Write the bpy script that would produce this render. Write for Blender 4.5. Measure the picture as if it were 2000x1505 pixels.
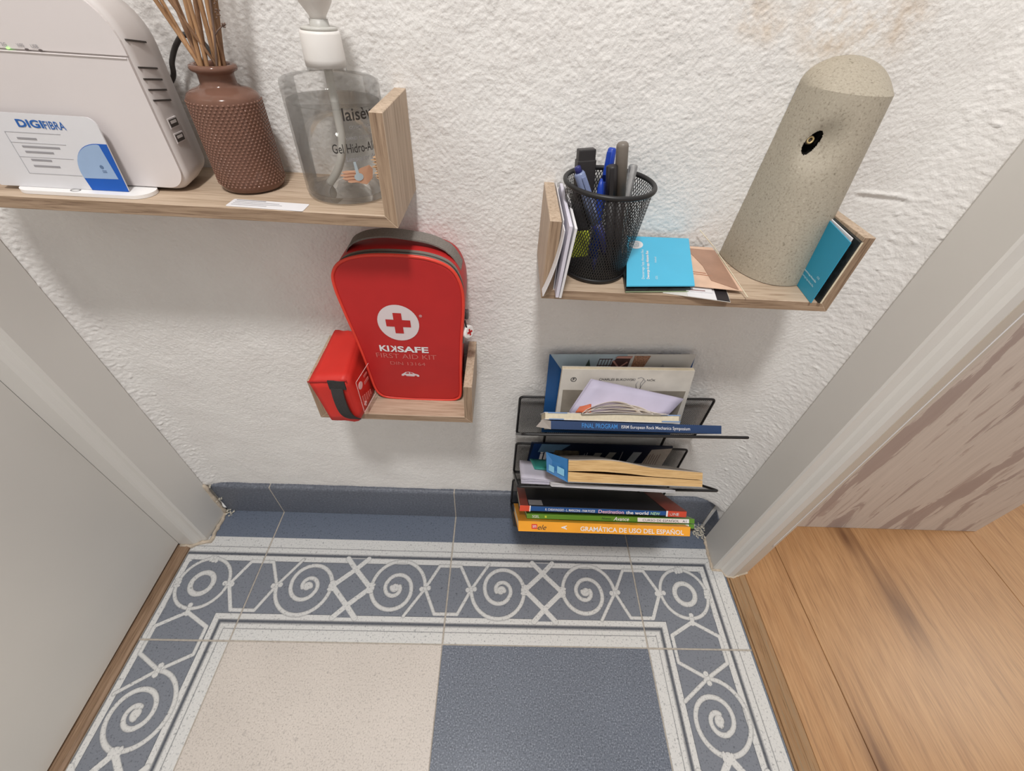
import bpy, bmesh, math, random
import numpy as np
from mathutils import Vector, Matrix

random.seed(7)
rng = np.random.default_rng(11)
scene = bpy.context.scene
COL = scene.collection
for o in list(bpy.data.objects):
    bpy.data.objects.remove(o, do_unlink=True)

# ------------------------------------------------------------------ camera, world, lights, exposure
CAMPOS = (0.3640, -0.3733, 0.6936)
RIGHT = Vector((0.9986, 0.0023, 0.0530)); DOWN = Vector((0.0395, -0.6975, -0.7155)); FWD = Vector((0.0353, 0.7166, -0.6966))
cam = bpy.data.cameras.new('camera'); cam.sensor_fit = 'HORIZONTAL'; cam.sensor_width = 36.0
cam.lens = 822.09 / 2000 * 36.0; cam.clip_start = 0.01; cam.clip_end = 50
co = bpy.data.objects.new('camera', cam); COL.objects.link(co)
m = Matrix.Identity(4)
for i in range(3):
    m[i][0] = RIGHT[i]; m[i][1] = -DOWN[i]; m[i][2] = -FWD[i]; m[i][3] = CAMPOS[i]
co.matrix_world = m
scene.camera = co

w = bpy.data.worlds.new('world'); scene.world = w; w.use_nodes = True
w.node_tree.nodes['Background'].inputs[0].default_value = (1.0, 0.958, 0.920, 1)
w.node_tree.nodes['Background'].inputs[1].default_value = 0.48

def area(name, loc, target, size, power, color, shape='DISK'):
    l = bpy.data.lights.new(name, 'AREA'); l.shape = shape; l.size = size; l.energy = power; l.color = color
    o = bpy.data.objects.new(name, l); COL.objects.link(o); o.location = loc
    o.rotation_euler = (Vector(target) - Vector(loc)).to_track_quat('-Z', 'Y').to_euler()
    return o
area('hall_lamp', (0.31, -0.66, 1.75), (0.33, -0.12, 0.2), 0.17, 13.4, (1.0, 0.985, 0.965))
area('room_lamp', (3.2, 0.18, 2.3), (1.2, -0.3, 0.0), 0.45, 19, (1.0, 0.90, 0.74))
scene.view_settings.view_transform = 'Standard'; scene.view_settings.look = 'None'
scene.view_settings.gamma = 1.0; scene.view_settings.use_curve_mapping = False
scene.view_settings.exposure = 0.0

# ------------------------------------------------------------------ helpers
def lin(c):
    out = []
    for v in c[:3]:
        v = v / 255.0
        out.append(v / 12.92 if v <= 0.04045 else ((v + 0.055) / 1.055) ** 2.4)
    return tuple(out) + (1.0,)

MATS = {}
def nt(name):
    m = bpy.data.materials.new(name); m.use_nodes = True
    t = m.node_tree; b = t.nodes['Principled BSDF']
    return m, t, b

def N(t, kind, **kw):
    n = t.nodes.new(kind)
    for k, v in kw.items():
        setattr(n, k, v)
    return n

def ramp(t, fac, stops):
    r = N(t, 'ShaderNodeValToRGB'); e = r.color_ramp.elements
    e[0].position, e[0].color = stops[0]; e[1].position, e[1].color = stops[-1]
    for p, c in stops[1:-1]:
        x = e.new(p); x.color = c
    t.links.new(fac, r.inputs[0]); return r.outputs[0]

def mixc(t, fac, a, b, mode='MIX'):
    n = N(t, 'ShaderNodeMix', data_type='RGBA', blend_type=mode)
    for s, v in ((0, fac), (6, a), (7, b)):
        if isinstance(v, bpy.types.NodeSocket): t.links.new(v, n.inputs[s])
        else: n.inputs[s].default_value = v
    return n.outputs[2]

def noise(t, scale, detail=3, rough=0.5, stretch=None, coord='Object', dist=0.0):
    tc = N(t, 'ShaderNodeTexCoord'); n = N(t, 'ShaderNodeTexNoise')
    n.inputs['Scale'].default_value = scale; n.inputs['Detail'].default_value = detail
    n.inputs['Roughness'].default_value = rough; n.inputs['Distortion'].default_value = dist
    src = tc.outputs[coord]
    if stretch:
        mp = N(t, 'ShaderNodeMapping'); mp.inputs['Scale'].default_value = stretch
        t.links.new(src, mp.inputs[0]); src = mp.outputs[0]
    t.links.new(src, n.inputs['Vector']); return n.outputs['Fac']

def bump(t, b, h, strength=0.3, dist=0.001):
    n = N(t, 'ShaderNodeBump'); n.inputs['Strength'].default_value = strength; n.inputs['Distance'].default_value = dist
    t.links.new(h, n.inputs['Height']); t.links.new(n.outputs[0], b.inputs['Normal'])

def plain(name, c, rough=0.5, metal=0.0, var=0.06, scale=60, spec=0.5, trans=0.0, ior=1.45, alpha=1.0, bmp=0.0, bscale=800, emit=None, sheen=0):
    if name in MATS: return MATS[name]
    m, t, b = nt(name)
    c = lin(c)
    if var:
        f = noise(t, scale)
        lo = tuple(v * (1 - var) for v in c[:3]) + (1,); hi = tuple(min(1, v * (1 + var)) for v in c[:3]) + (1,)
        t.links.new(ramp(t, f, [(0.3, lo), (0.7, hi)]), b.inputs['Base Color'])
    else:
        b.inputs['Base Color'].default_value = c
    b.inputs['Roughness'].default_value = rough; b.inputs['Metallic'].default_value = metal
    b.inputs['Specular IOR Level'].default_value = spec
    b.inputs['Transmission Weight'].default_value = trans; b.inputs['IOR'].default_value = ior
    b.inputs['Alpha'].default_value = alpha
    if sheen: b.inputs['Sheen Weight'].default_value = sheen
    if bmp: bump(t, b, noise(t, bscale, 2), bmp, 0.0005)
    if emit:
        b.inputs['Emission Color'].default_value = lin(emit[0]); b.inputs['Emission Strength'].default_value = emit[1]
    MATS[name] = m; return m

def wood(name, c1, c2, c3, axis, fine=420, rough=0.5):
    """axis = grain direction index"""
    if name in MATS: return MATS[name]
    m, t, b = nt(name)
    s = [1, 1, 1]; s[axis] = 0.045
    f = noise(t, fine, 4, 0.65, tuple(s), dist=0.6)
    s2 = [1, 1, 1]; s2[axis] = 0.12
    g = noise(t, 70, 3, 0.5, tuple(s2), dist=1.2)
    a = ramp(t, f, [(0.28, lin(c3)), (0.46, lin(c1)), (0.72, lin(c2))])
    bcol = ramp(t, g, [(0.3, (0.80, 0.78, 0.75, 1)), (0.62, (1, 1, 1, 1))])
    t.links.new(mixc(t, 1.0, a, bcol, 'MULTIPLY'), b.inputs['Base Color'])
    b.inputs['Roughness'].default_value = rough; b.inputs['Specular IOR Level'].default_value = 0.3
    bump(t, b, f, 0.15, 0.0004)
    MATS[name] = m; return m

ORG = {}
def thing(name, label, cat, loc=(0, 0, 0), group=None):
    o = bpy.data.objects.new(name, None); COL.objects.link(o); o.location = loc
    o.empty_display_size = 0.02
    o['label'] = label; o['category'] = cat
    if group: o['group'] = group
    ORG[o] = Vector(loc); return o

def tag(o, label=None, cat=None, group=None, kind=None):
    if label: o['label'] = label
    if cat: o['category'] = cat
    if group: o['group'] = group
    if kind: o['kind'] = kind
    return o

def obj(name, verts, faces, mat, parent=None, smooth=False, label=None, kind=None):
    base = ORG[parent] if parent else Vector((0, 0, 0))
    me = bpy.data.meshes.new(name)
    me.from_pydata([tuple(Vector(v) - base) for v in verts], [], faces)
    me.update()
    return objm(name, me, mat, parent, smooth, label, kind)

def objm(name, me, mat, parent=None, smooth=False, label=None, kind=None):
    base = ORG[parent] if parent else Vector((0, 0, 0))
    o = bpy.data.objects.new(name, me); COL.objects.link(o)
    if parent: o.parent = parent
    ORG[o] = base
    mats = mat if isinstance(mat, (list, tuple)) else [mat]
    for q in mats: me.materials.append(q)
    if smooth: me.polygons.foreach_set('use_smooth', [True] * len(me.polygons))
    if label: o['label'] = label
    if kind: o['kind'] = kind
    return o

def frombm(name, bm, mat, parent=None, smooth=False, label=None, kind=None):
    base = ORG[parent] if parent else Vector((0, 0, 0))
    bmesh.ops.translate(bm, verts=bm.verts, vec=-base)
    bmesh.ops.recalc_face_normals(bm, faces=bm.faces)
    me = bpy.data.meshes.new(name); bm.to_mesh(me); bm.free()
    return objm(name, me, mat, parent, smooth, label, kind)

def box_bm(x0, x1, y0, y1, z0, z1, bev=0.0, seg=2):
    bm = bmesh.new()
    v = [bm.verts.new(p) for p in [(x0, y0, z0), (x1, y0, z0), (x1, y1, z0), (x0, y1, z0), (x0, y0, z1), (x1, y0, z1), (x1, y1, z1), (x0, y1, z1)]]
    for f in [(0, 3, 2, 1), (4, 5, 6, 7), (0, 1, 5, 4), (1, 2, 6, 5), (2, 3, 7, 6), (3, 0, 4, 7)]:
        bm.faces.new([v[i] for i in f])
    if bev: bmesh.ops.bevel(bm, geom=bm.edges[:], offset=bev, segments=seg, affect='EDGES', profile=0.5)
    return bm

def box(name, x0, x1, y0, y1, z0, z1, mat, parent=None, bev=0.0, seg=2, **kw):
    return frombm(name, box_bm(x0, x1, y0, y1, z0, z1, bev, seg), mat, parent, smooth=False, **kw)

def hexa(name, c, mat, parent=None, bev=0.0, **kw):
    """c: 8 corners, first 4 one face (cyclic), last 4 the opposite face"""
    bm = bmesh.new(); v = [bm.verts.new(p) for p in c]
    for f in [(0, 1, 2, 3), (7, 6, 5, 4), (0, 4, 5, 1), (1, 5, 6, 2), (2, 6, 7, 3), (3, 7, 4, 0)]:
        bm.faces.new([v[i] for i in f])
    if bev: bmesh.ops.bevel(bm, geom=bm.edges[:], offset=bev, segments=2, affect='EDGES', profile=0.5)
    return frombm(name, bm, mat, parent, **kw)

def catmull(pts, n=8, closed=False):
    P = [Vector(p) for p in pts]; out = []
    k = len(P); rngk = range(k if closed else k - 1)
    for i in rngk:
        p0 = P[(i - 1) % k] if (closed or i > 0) else P[0]; p1 = P[i]; p2 = P[(i + 1) % k]
        p3 = P[(i + 2) % k] if (closed or i + 2 < k) else P[-1]
        for j in range(n):
            t = j / n
            out.append(0.5 * ((2 * p1) + (-p0 + p2) * t + (2 * p0 - 5 * p1 + 4 * p2 - p3) * t * t + (-p0 + 3 * p1 - 3 * p2 + p3) * t ** 3))
    if not closed: out.append(P[-1])
    return out

def tube_geo(path, r, seg=8, closed=False, cap=True):
    P = [Vector(p) for p in path]; n = len(P); V = []; F = []
    rr = r if isinstance(r, (list, tuple)) else [r] * n
    prev = None
    for i in range(n):
        if closed: d = P[(i + 1) % n] - P[i - 1]
        else: d = P[min(i + 1, n - 1)] - P[max(i - 1, 0)]
        d.normalize()
        if prev is None:
            a = d.orthogonal().normalized()
        else:
            a = (prev - d * prev.dot(d)); a = a.normalized() if a.length > 1e-9 else d.orthogonal().normalized()
        prev = a; b = d.cross(a)
        for k in range(seg):
            t = 2 * math.pi * k / seg
            V.append(P[i] + (a * math.cos(t) + b * math.sin(t)) * rr[i])
    for i in range(n if closed else n - 1):
        j = (i + 1) % n
        for k in range(seg):
            l = (k + 1) % seg
            F.append((i * seg + k, i * seg + l, j * seg + l, j * seg + k))
    if cap and not closed:
        F.append(tuple(range(seg - 1, -1, -1))); F.append(tuple((n - 1) * seg + k for k in range(seg)))
    return V, F

def tube(name, path, r, mat, parent=None, seg=8, closed=False, **kw):
    V, F = tube_geo(path, r, seg, closed); return obj(name, V, F, mat, parent, True, **kw)

def lathe(name, cx, cy, prof, mat, parent=None, seg=48, smooth=True, cap=(True, True), **kw):
    V = []; F = []
    for r, z in prof:
        for k in range(seg):
            t = 2 * math.pi * k / seg; V.append((cx + r * math.cos(t), cy + r * math.sin(t), z))
    for i in range(len(prof) - 1):
        for k in range(seg):
            l = (k + 1) % seg; F.append((i * seg + k, i * seg + l, (i + 1) * seg + l, (i + 1) * seg + k))
    if cap[0]: F.append(tuple(range(seg - 1, -1, -1)))
    if cap[1]: F.append(tuple((len(prof) - 1) * seg + k for k in range(seg)))
    return obj(name, V, F, mat, parent, smooth, **kw)

def prism(name, outline, a, b, mat, parent=None, axis='z', smooth=False, **kw):
    """outline of 2D points extruded along axis between a and b"""
    def P(u, v, h):
        return {'z': (u, v, h), 'y': (u, h, v), 'x': (h, u, v)}[axis]
    n = len(outline); V = [P(u, v, a) for u, v in outline] + [P(u, v, b) for u, v in outline]
    F = [tuple(range(n)), tuple(range(2 * n - 1, n - 1, -1))] + [(i, i + n, (i + 1) % n + n, (i + 1) % n) for i in range(n)]
    bm = bmesh.new(); vs = [bm.verts.new(v) for v in V]
    for f in F: bm.faces.new([vs[i] for i in f])
    return frombm(name, bm, mat, parent, smooth, **kw)

class Frame:
    """a flat frame on a surface: origin o, unit ux, uy, outward n"""
    def __init__(s, o, ux, uy):
        s.o = Vector(o); s.ux = Vector(ux).normalized(); s.uy = Vector(uy).normalized(); s.n = s.ux.cross(s.uy).normalized()
    def __call__(s, x, y, h=0.0):
        return s.o + s.ux * x + s.uy * y + s.n * h

def plate(name, fr, pts, mat, parent, h0=0.00005, h1=0.00025, **kw):
    """thin raised print: polygon pts in frame coordinates"""
    n = len(pts); V = [fr(x, y, h0) for x, y in pts] + [fr(x, y, h1) for x, y in pts]
    F = [tuple(range(n, 2 * n))] + [(i, (i + 1) % n, (i + 1) % n + n, i + n) for i in range(n)]
    return obj(name, V, F, mat, parent, **kw)

def plates(name, fr, polys, mat, parent, h0=0.00005, h1=0.00025, **kw):
    V = []; F = []
    for pts in polys:
        b = len(V); n = len(pts)
        V += [fr(x, y, h0) for x, y in pts] + [fr(x, y, h1) for x, y in pts]
        F += [tuple(range(b + n, b + 2 * n))] + [(b + i, b + (i + 1) % n, b + (i + 1) % n + n, b + i + n) for i in range(n)]
    return obj(name, V, F, mat, parent, **kw)

def rect(x0, y0, x1, y1): return [(x0, y0), (x1, y0), (x1, y1), (x0, y1)]
def ell(cx, cy, rx, ry, n=32): return [(cx + rx * math.cos(2 * math.pi * k / n), cy + ry * math.sin(2 * math.pi * k / n)) for k in range(n)]
def rrect(x0, y0, x1, y1, r, n=6):
    rs = r if isinstance(r, (list, tuple)) else [r] * 4
    out = []
    for (cx, cy, a0), rad in zip(((x1, y1, 0), (x0, y1, 90), (x0, y0, 180), (x1, y0, 270)), rs):
        sx = -1 if cx == x1 else 1; sy = -1 if cy == y1 else 1
        for k in range(n + 1):
            a = math.radians(a0 + 90 * k / n)
            out.append((cx + sx * rad + rad * math.cos(a), cy + sy * rad + rad * math.sin(a)))
    return out

def text(name, s, fn, x0, y0, wd, ht, mat, parent, off=0.0, ext=0.0, rot=0, shear=0.0, space=1.0, flip=False, label=None):
    """lettering s fitted into the box x0..x0+wd, y0..y0+ht; fn(x,y,h) maps to the place"""
    cu = bpy.data.curves.new('t', 'FONT'); cu.body = s; cu.size = 1.0; cu.offset = off; cu.resolution_u = 3
    cu.shear = shear; cu.space_character = space
    to = bpy.data.objects.new('t', cu); COL.objects.link(to)
    dg = bpy.context.evaluated_depsgraph_get()
    me = bpy.data.meshes.new_from_object(to.evaluated_get(dg))
    bpy.data.objects.remove(to, do_unlink=True)
    n = len(me.vertices); a = np.zeros(n * 3); me.vertices.foreach_get('co', a); a = a.reshape(-1, 3)
    mn, mx = a.min(0), a.max(0)
    u = (a[:, 0] - mn[0]) / max(1e-9, mx[0] - mn[0]); v = (a[:, 1] - mn[1]) / max(1e-9, mx[1] - mn[1])
    if flip: u = 1 - u
    if rot == 90: X = x0 + (1 - v) * wd; Y = y0 + u * ht
    else: X = x0 + u * wd; Y = y0 + v * ht
    base = ORG[parent]
    for i, vert in enumerate(me.vertices):
        vert.co = fn(X[i], Y[i], 0.0003) - base
    me.update()
    return objm(name, me, mat, parent, label=label)

# ------------------------------------------------------------------ materials
m_white = plain('white_lacquer', (216, 213, 208), 0.38, var=0.02, scale=8)
m_caulk = plain('old_beige_caulk', (196, 182, 164), 0.8, var=0.22, scale=160, bmp=0.5, bscale=500)
m_grout = plain('beige_grout', (178, 170, 160), 0.9, var=0.15, scale=200)
m_black = plain('black_metal', (30, 29, 30), 0.42, var=0.1, spec=0.5)
m_mesh = plain('black_mesh_wire', (34, 33, 34), 0.5, var=0.0)
m_paper = plain('white_paper', (222, 220, 222), 0.75, var=0.03, scale=30)
m_cream = plain('cream_pages', (226, 214, 188), 0.85, var=0.06, scale=300)
m_ink = plain('dark_ink', (40, 38, 42), 0.6, var=0.0)
m_grey = plain('grey_ink', (150, 148, 152), 0.6, var=0.0)
m_wprint = plain('white_print', (228, 226, 228), 0.6, var=0.0)

OAK = ((190, 168, 146), (206, 186, 164), (154, 130, 108))
oak = [wood('light_oak_x', *OAK, 0), wood('light_oak_y', *OAK, 1), wood('light_oak_z', *OAK, 2)]
OAKD = ((158, 134, 112), (184, 160, 136), (112, 90, 74))
oake = [wood('oak_edge_x', *OAKD, 0, 520), wood('oak_edge_y', *OAKD, 1, 520), wood('oak_edge_z', *OAKD, 2, 520)]

def speckle(name, base, dark, light, dens=900, rough=0.32, amount=0.5, big=False):
    m, t, b = nt(name)
    f = noise(t, dens, 2, 0.6)
    g = noise(t, dens * 0.33, 2, 0.5)
    h = noise(t, 9, 3, 0.5)
    c = ramp(t, f, [(0.34, lin(dark)), (0.44, lin(base)), (0.55, lin(base)), (0.66, lin(light))])
    c = mixc(t, 0.6, c, ramp(t, g, [(0.30, (0.72, 0.72, 0.73, 1)), (0.38, (1, 1, 1, 1))]), 'MULTIPLY')
    c = mixc(t, 1.0, c, ramp(t, h, [(0.3, (0.95, 0.95, 0.95, 1)), (0.7, (1.04, 1.04, 1.04, 1))]), 'MULTIPLY')
    t.links.new(c, b.inputs['Base Color']); b.inputs['Roughness'].default_value = rough
    b.inputs['Specular IOR Level'].default_value = 0.45
    return m
m_tblue = speckle('blue_terrazzo', (106, 113, 126), (78, 84, 95), (144, 151, 163), 560, 0.28)
m_tbeige = speckle('beige_terrazzo', (206, 198, 191), (178, 170, 164), (213, 206, 199), 520, 0.34)
m_skirt = speckle('blue_skirting_stone', (102, 107, 118), (86, 91, 102), (120, 125, 135), 330, 0.45)

def border_mat():
    m, t, b = nt('printed_border_tile')
    at = N(t, 'ShaderNodeAttribute', attribute_name='Col')
    f = noise(t, 420, 2, 0.6); g = noise(t, 250, 2, 0.5)
    c = mixc(t, 1.0, at.outputs['Color'], ramp(t, f, [(0.32, (0.62, 0.63, 0.66, 1)), (0.42, (1, 1, 1, 1)), (0.62, (1, 1, 1, 1)), (0.74, (1.18, 1.18, 1.2, 1))]), 'MULTIPLY')
    c = mixc(t, 0.7, c, ramp(t, g, [(0.30, (0.45, 0.46, 0.48, 1)), (0.37, (1, 1, 1, 1))]), 'MULTIPLY')
    # dirt near the casing corners (an old brown film)
    t.links.new(c, b.inputs['Base Color']); b.inputs['Roughness'].default_value = 0.34
    b.inputs['Specular IOR Level'].default_value = 0.45
    return m
m_border = border_mat()

def wall_mat():
    m, t, b = nt('rough_white_plaster')
    g = N(t, 'ShaderNodeNewGeometry'); sx = N(t, 'ShaderNodeSeparateXYZ'); t.links.new(g.outputs['Position'], sx.inputs[0])
    f = noise(t, 14, 4, 0.6); col = ramp(t, f, [(0.3, lin((230, 227, 224))), (0.7, lin((236, 234, 231)))])
    f2 = noise(t, 38, 4, 0.7)
    # rusty damp stains high on the right
    def blob(cx, cz, r):
        mp = N(t, 'ShaderNodeVectorMath', operation='DISTANCE'); mp.inputs[1].default_value = (cx, 0.0, cz)
        t.links.new(g.outputs['Position'], mp.inputs[0])
        mr = N(t, 'ShaderNodeMapRange'); mr.inputs[1].default_value = r; mr.inputs[2].default_value = r * 0.15
        t.links.new(mp.outputs['Value'], mr.inputs[0]); return mr.outputs[0]
    tot = None
    for cx, cz, r in ((0.528, 0.684, 0.02), (0.541, 0.679, 0.018), (0.585, 0.682, 0.034), (0.612, 0.684, 0.03), (0.632, 0.685, 0.026), (0.60, 0.672, 0.022)):
        v = blob(cx, cz, r)
        if tot is None: tot = v
        else:
            a = N(t, 'ShaderNodeMath', operation='MAXIMUM'); t.links.new(tot, a.inputs[0]); t.links.new(v, a.inputs[1]); tot = a.outputs[0]
    st = N(t, 'ShaderNodeMath', operation='MULTIPLY'); t.links.new(tot, st.inputs[0])
    t.links.new(ramp(t, f2, [(0.38, (0, 0, 0, 1)), (0.68, (1, 1, 1, 1))]), st.inputs[1])
    col = mixc(t, st.outputs[0], col, lin((198, 172, 140)))
    t.links.new(col, b.inputs['Base Color']); b.inputs['Roughness'].default_value = 0.8; b.inputs['Specular IOR Level'].default_value = 0.25
    bump(t, b, noise(t, 360, 2, 0.55), 0.62, 0.0011)
    return m
m_wall = wall_mat()

# ------------------------------------------------------------------ the setting: plaster wall
def bandnoise(nz, nx, px, lo, hi, seed):
    r = np.random.default_rng(seed); a = r.standard_normal((nz, nx)); F = np.fft.rfft2(a)
    fz = np.fft.fftfreq(nz, px)[:, None]; fx = np.fft.rfftfreq(nx, px)[None, :]
    k = np.sqrt(fz ** 2 + fx ** 2) + 1e-9; wl = 1.0 / k
    F *= np.exp(-(np.log(wl / math.sqrt(lo * hi)) / (0.5 * math.log(hi / lo) + 0.15)) ** 2)
    o = np.fft.irfft2(F, s=(nz, nx)); return o / o.std()

def grid_mesh(name, V, nu, nv, mat, parent=None, smooth=True, col=None, flip=False, **kw):
    """V (nv*nu,3), fast quads"""
    idx = np.arange(nu * nv).reshape(nv, nu)
    q = np.stack([idx[:-1, :-1], idx[:-1, 1:], idx[1:, 1:], idx[1:, :-1]], -1).reshape(-1, 4)
    if flip: q = q[:, ::-1]
    me = bpy.data.meshes.new(name); me.vertices.add(len(V)); me.vertices.foreach_set('co', (V - np.array(ORG[parent] if parent else (0, 0, 0))).ravel())
    me.loops.add(q.size); me.loops.foreach_set('vertex_index', q.ravel().astype(np.int32))
    me.polygons.add(len(q)); me.polygons.foreach_set('loop_start', np.arange(0, q.size, 4, dtype=np.int32))
    me.update(calc_edges=True)
    if col is not None:
        at = me.color_attributes.new('Col', 'FLOAT_COLOR', 'POINT')
        at.data.foreach_set('color', np.c_[col, np.ones(len(col))].astype(np.float32).ravel())
    return objm(name, me, mat, parent, smooth, **kw)

W = 0.008
XL, XR, ZB, ZT = -0.101, 0.745, 0.0, 0.86
px = 0.00125
nx = int((XR - XL) / px); nz = int((ZT - ZB) / px)
xs = np.linspace(XL, XR, nx); zs = np.linspace(ZB, ZT, nz)
X, Z = np.meshgrid(xs, zs)
h = bandnoise(nz, nx, px, 0.0032, 0.0048, 3)
h = np.tanh(h * 0.9 + 0.15) * 0.62
fine = bandnoise(nz, nx, px, 0.009, 0.016, 5) * 0.22
big = bandnoise(nz, nx, px, 0.05, 0.16, 9) * 0.55
def sst(a, b, v):
    t = np.clip((v - a) / (b - a), 0, 1); return t * t * (3 - 2 * t)
amp = 1.0 - 0.62 * sst(0.655, 0.715, X + 0.10 * (Z < 0.3) * 0) - 0.55 * sst(-0.045, -0.085, X)
amp *= 1.0 - 0.35 * sst(0.42, 0.12, Z)
streak = bandnoise(nz, nx, px, 0.004, 0.03, 21)
lump = np.clip(bandnoise(nz, nx, px, 0.006, 0.012, 33) - 1.25, 0, 2.0)
nearR = sst(0.690, 0.735, X); nearL = sst(-0.055, -0.095, X)
hh = 0.00050 * amp * (h + fine) + 0.00045 * big + 0.0011 * lump * np.maximum(nearR, nearL) + 0.0003 * streak * np.maximum(nearR, nearL)
# a trowel ridge right of the upper right shelf
ridge = np.exp(-((Z - 0.5735 + 0.04 * (X - 0.70)) / 0.0016) ** 2) * sst(0.668, 0.676, X) * sst(0.724, 0.712, X)
hh += 0.0014 * ridge - 0.0009 * np.exp(-((Z - 0.5695 + 0.04 * (X - 0.70)) / 0.002) ** 2) * sst(0.668, 0.676, X) * sst(0.724, 0.712, X)
# the plaster runs out in a rounded fillet to the two door casings
lowz = sst(0.062, 0.086, Z)
filR = lowz * 0.034 * np.clip((X - 0.702) / 0.043, 0, 1) ** 2.2
filL = lowz * 0.012 * np.clip((-0.070 - X) / 0.031, 0, 1) ** 2.0
Y = W - hh - filR - filL
wallb = grid_mesh('wall_back', np.stack([X.ravel(), Y.ravel(), Z.ravel()], 1), nx, nz, m_wall)
tag(wallb, 'rough white plaster wall behind the shelves', kind='structure')
up = box('wall_back', XL - 0.1, XR + 0.06, W, W + 0.05, ZT, 2.4, m_wall); tag(up, 'upper part of the rough white plaster wall', kind='structure')
bk = box('wall_back', XL - 0.1, XR + 0.055, W + 0.012, W + 0.05, -0.01, ZT, m_wall); tag(bk, 'core of the rough white plaster wall', kind='structure')

# ------------------------------------------------------------------ floor tiles with printed border
T = 0.30; D0 = -0.1995; G = 0.0006
floor = bpy.data.objects.new('floor', None); COL.objects.link(floor); floor['kind'] = 'structure'; floor['label'] = 'blue and beige terrazzo tile floor with a printed scroll border'; ORG[floor] = Vector((0, 0, 0))
box('grout_bed', -0.15, 0.765, -1.1, 0.006, -0.012, -0.0011, m_grout, floor)

CW = np.array(lin((212, 212, 211))[:3]); CB = np.array(lin((122, 127, 137))[:3]); CD = np.array(lin((106, 115, 131))[:3])
CS = np.array(lin((86, 90, 99))[:3]); CLINE = np.array(lin((120, 122, 126))[:3]); CMID = np.array(lin((168, 169, 171))[:3])
VC = 0.0765
def seg_d(U, V, a, b):
    ax, ay = a; bx, by = b; dx, dy = bx - ax, by - ay; L = dx * dx + dy * dy + 1e-12
    t = np.clip(((U - ax) * dx + (V - ay) * dy) / L, 0, 1)
    return np.hypot(U - ax - t * dx, V - ay - t * dy)
def poly_d(U, V, pts):
    d = np.full(U.shape, 9.0)
    lo = np.min(pts, 0) - 0.012; hi = np.max(pts, 0) + 0.012
    mk = (U > lo[0]) & (U < hi[0]) & (V > lo[1]) & (V < hi[1])
    if not mk.any(): return d
    u, v = U[mk], V[mk]; dd = np.full(u.shape, 9.0)
    for a, b in zip(pts[:-1], pts[1:]): dd = np.minimum(dd, seg_d(u, v, a, b))
    d[mk] = dd; return d
def arc(cx, cy, r0, r1, a0, a1, n=40):
    return [(cx + (r0 + (r1 - r0) * k / n) * math.cos(math.radians(a0 + (a1 - a0) * k / n)), cy + (r0 + (r1 - r0) * k / n) * math.sin(math.radians(a0 + (a1 - a0) * k / n))) for k in range(n + 1)]
# strokes of one straight border tile (u along, v across), half motif then rotated 180 deg about the tile middle
S1 = []
S1.append((arc(0.0795, VC, 0.0432, 0.0395, 180, 362), 0.0027))                 # outer bowl, knot to knot below
S1.append((arc(0.0815, VC, 0.0375, 0.0240, 10, 180, 40) + arc(0.0815, VC, 0.0240, 0.0170, 180, 330, 30) + arc(0.0830, VC, 0.0160, 0.0075, 330, 560, 40), 0.0029))
S1.append((arc(0.083, VC - 0.001, 0.0050, 0.0008, 0, 400, 30), 0.0032))
S1.append(([(0.0360, VC), (0.0625, 0.1165)], 0.0023))                          # straight rod to the upper band
S1.append(([(0.1197, VC + 0.001), (0.1345, 0.1190)], 0.0))                     # placeholder
S1 = [s for s in S1 if s[1] > 0]
HEX = [(0.0360, VC), (0.0170, 0.1120), (-0.0170, 0.1120), (-0.0360, VC), (-0.0172, 0.0402), (0.0172, 0.0402), (0.0360, VC)]
XR_ = [[(0.1335, 0.1205), (0.1500, 0.1035), (0.1795, VC - 0.001)], [(0.1665, 0.1205), (0.1500, 0.1035), (0.1205, VC + 0.001)],
       [(0.1335, 0.0325), (0.1500, 0.0495), (0.1795, VC - 0.001)], [(0.1665, 0.0325), (0.1500, 0.0495), (0.1205, VC + 0.001)]]
KN = [(0.0360, VC, 0.0075, 0.0030), (0.1205, VC + 0.001, 0.0060, 0.0068)]
def rot180(p): return [(0.30 - x, 2 * VC - y) for x, y in p]
STRAIGHT = []
for pts, wd in S1: STRAIGHT += [(pts, wd), (rot180(pts), wd)]
STRAIGHT += [(HEX, 0.0024), ([(x + 0.30, y) for x, y in HEX], 0.0024)]
STRAIGHT += [(q, 0.0036) for q in XR_]
KNOTS = []
for cx, cy, a, b in KN: KNOTS += [(cx, cy, a, b), (0.30 - cx, 2 * VC - cy, a, b)]
# corner tile: (u, v) both measured from the inner grout crossing
CC = 0.0772
CORN = [(arc(CC, CC, 0.0160, 0.0160, 0, 360, 48), 0.0037)]
CORN += [(arc(CC, CC, 0.0390, 0.0360, 180, 268), 0.0024), (arc(CC, CC, 0.0360, 0.0360, -88, -4), 0.0024), (arc(CC, CC, 0.0360, 0.0380, 4, 86), 0.0024), (arc(CC, CC, 0.0380, 0.0390, 94, 180), 0.0024)]
CORN += [([(x, y) for x, y in HEX], 0.0024), ([(y, x) for x, y in HEX], 0.0024)]
CORN += [([(0.1125, 0.040), (0.1140, 0.0400 + 0.03), (0.1125, CC)], 0.0001)]
CKN = [(0.0375, CC, 0.0078, 0.0032), (CC, 0.0400, 0.0032, 0.0078), (CC + 0.0365, CC, 0.0050, 0.0062), (CC, CC + 0.0370, 0.0062, 0.0050)]

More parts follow.
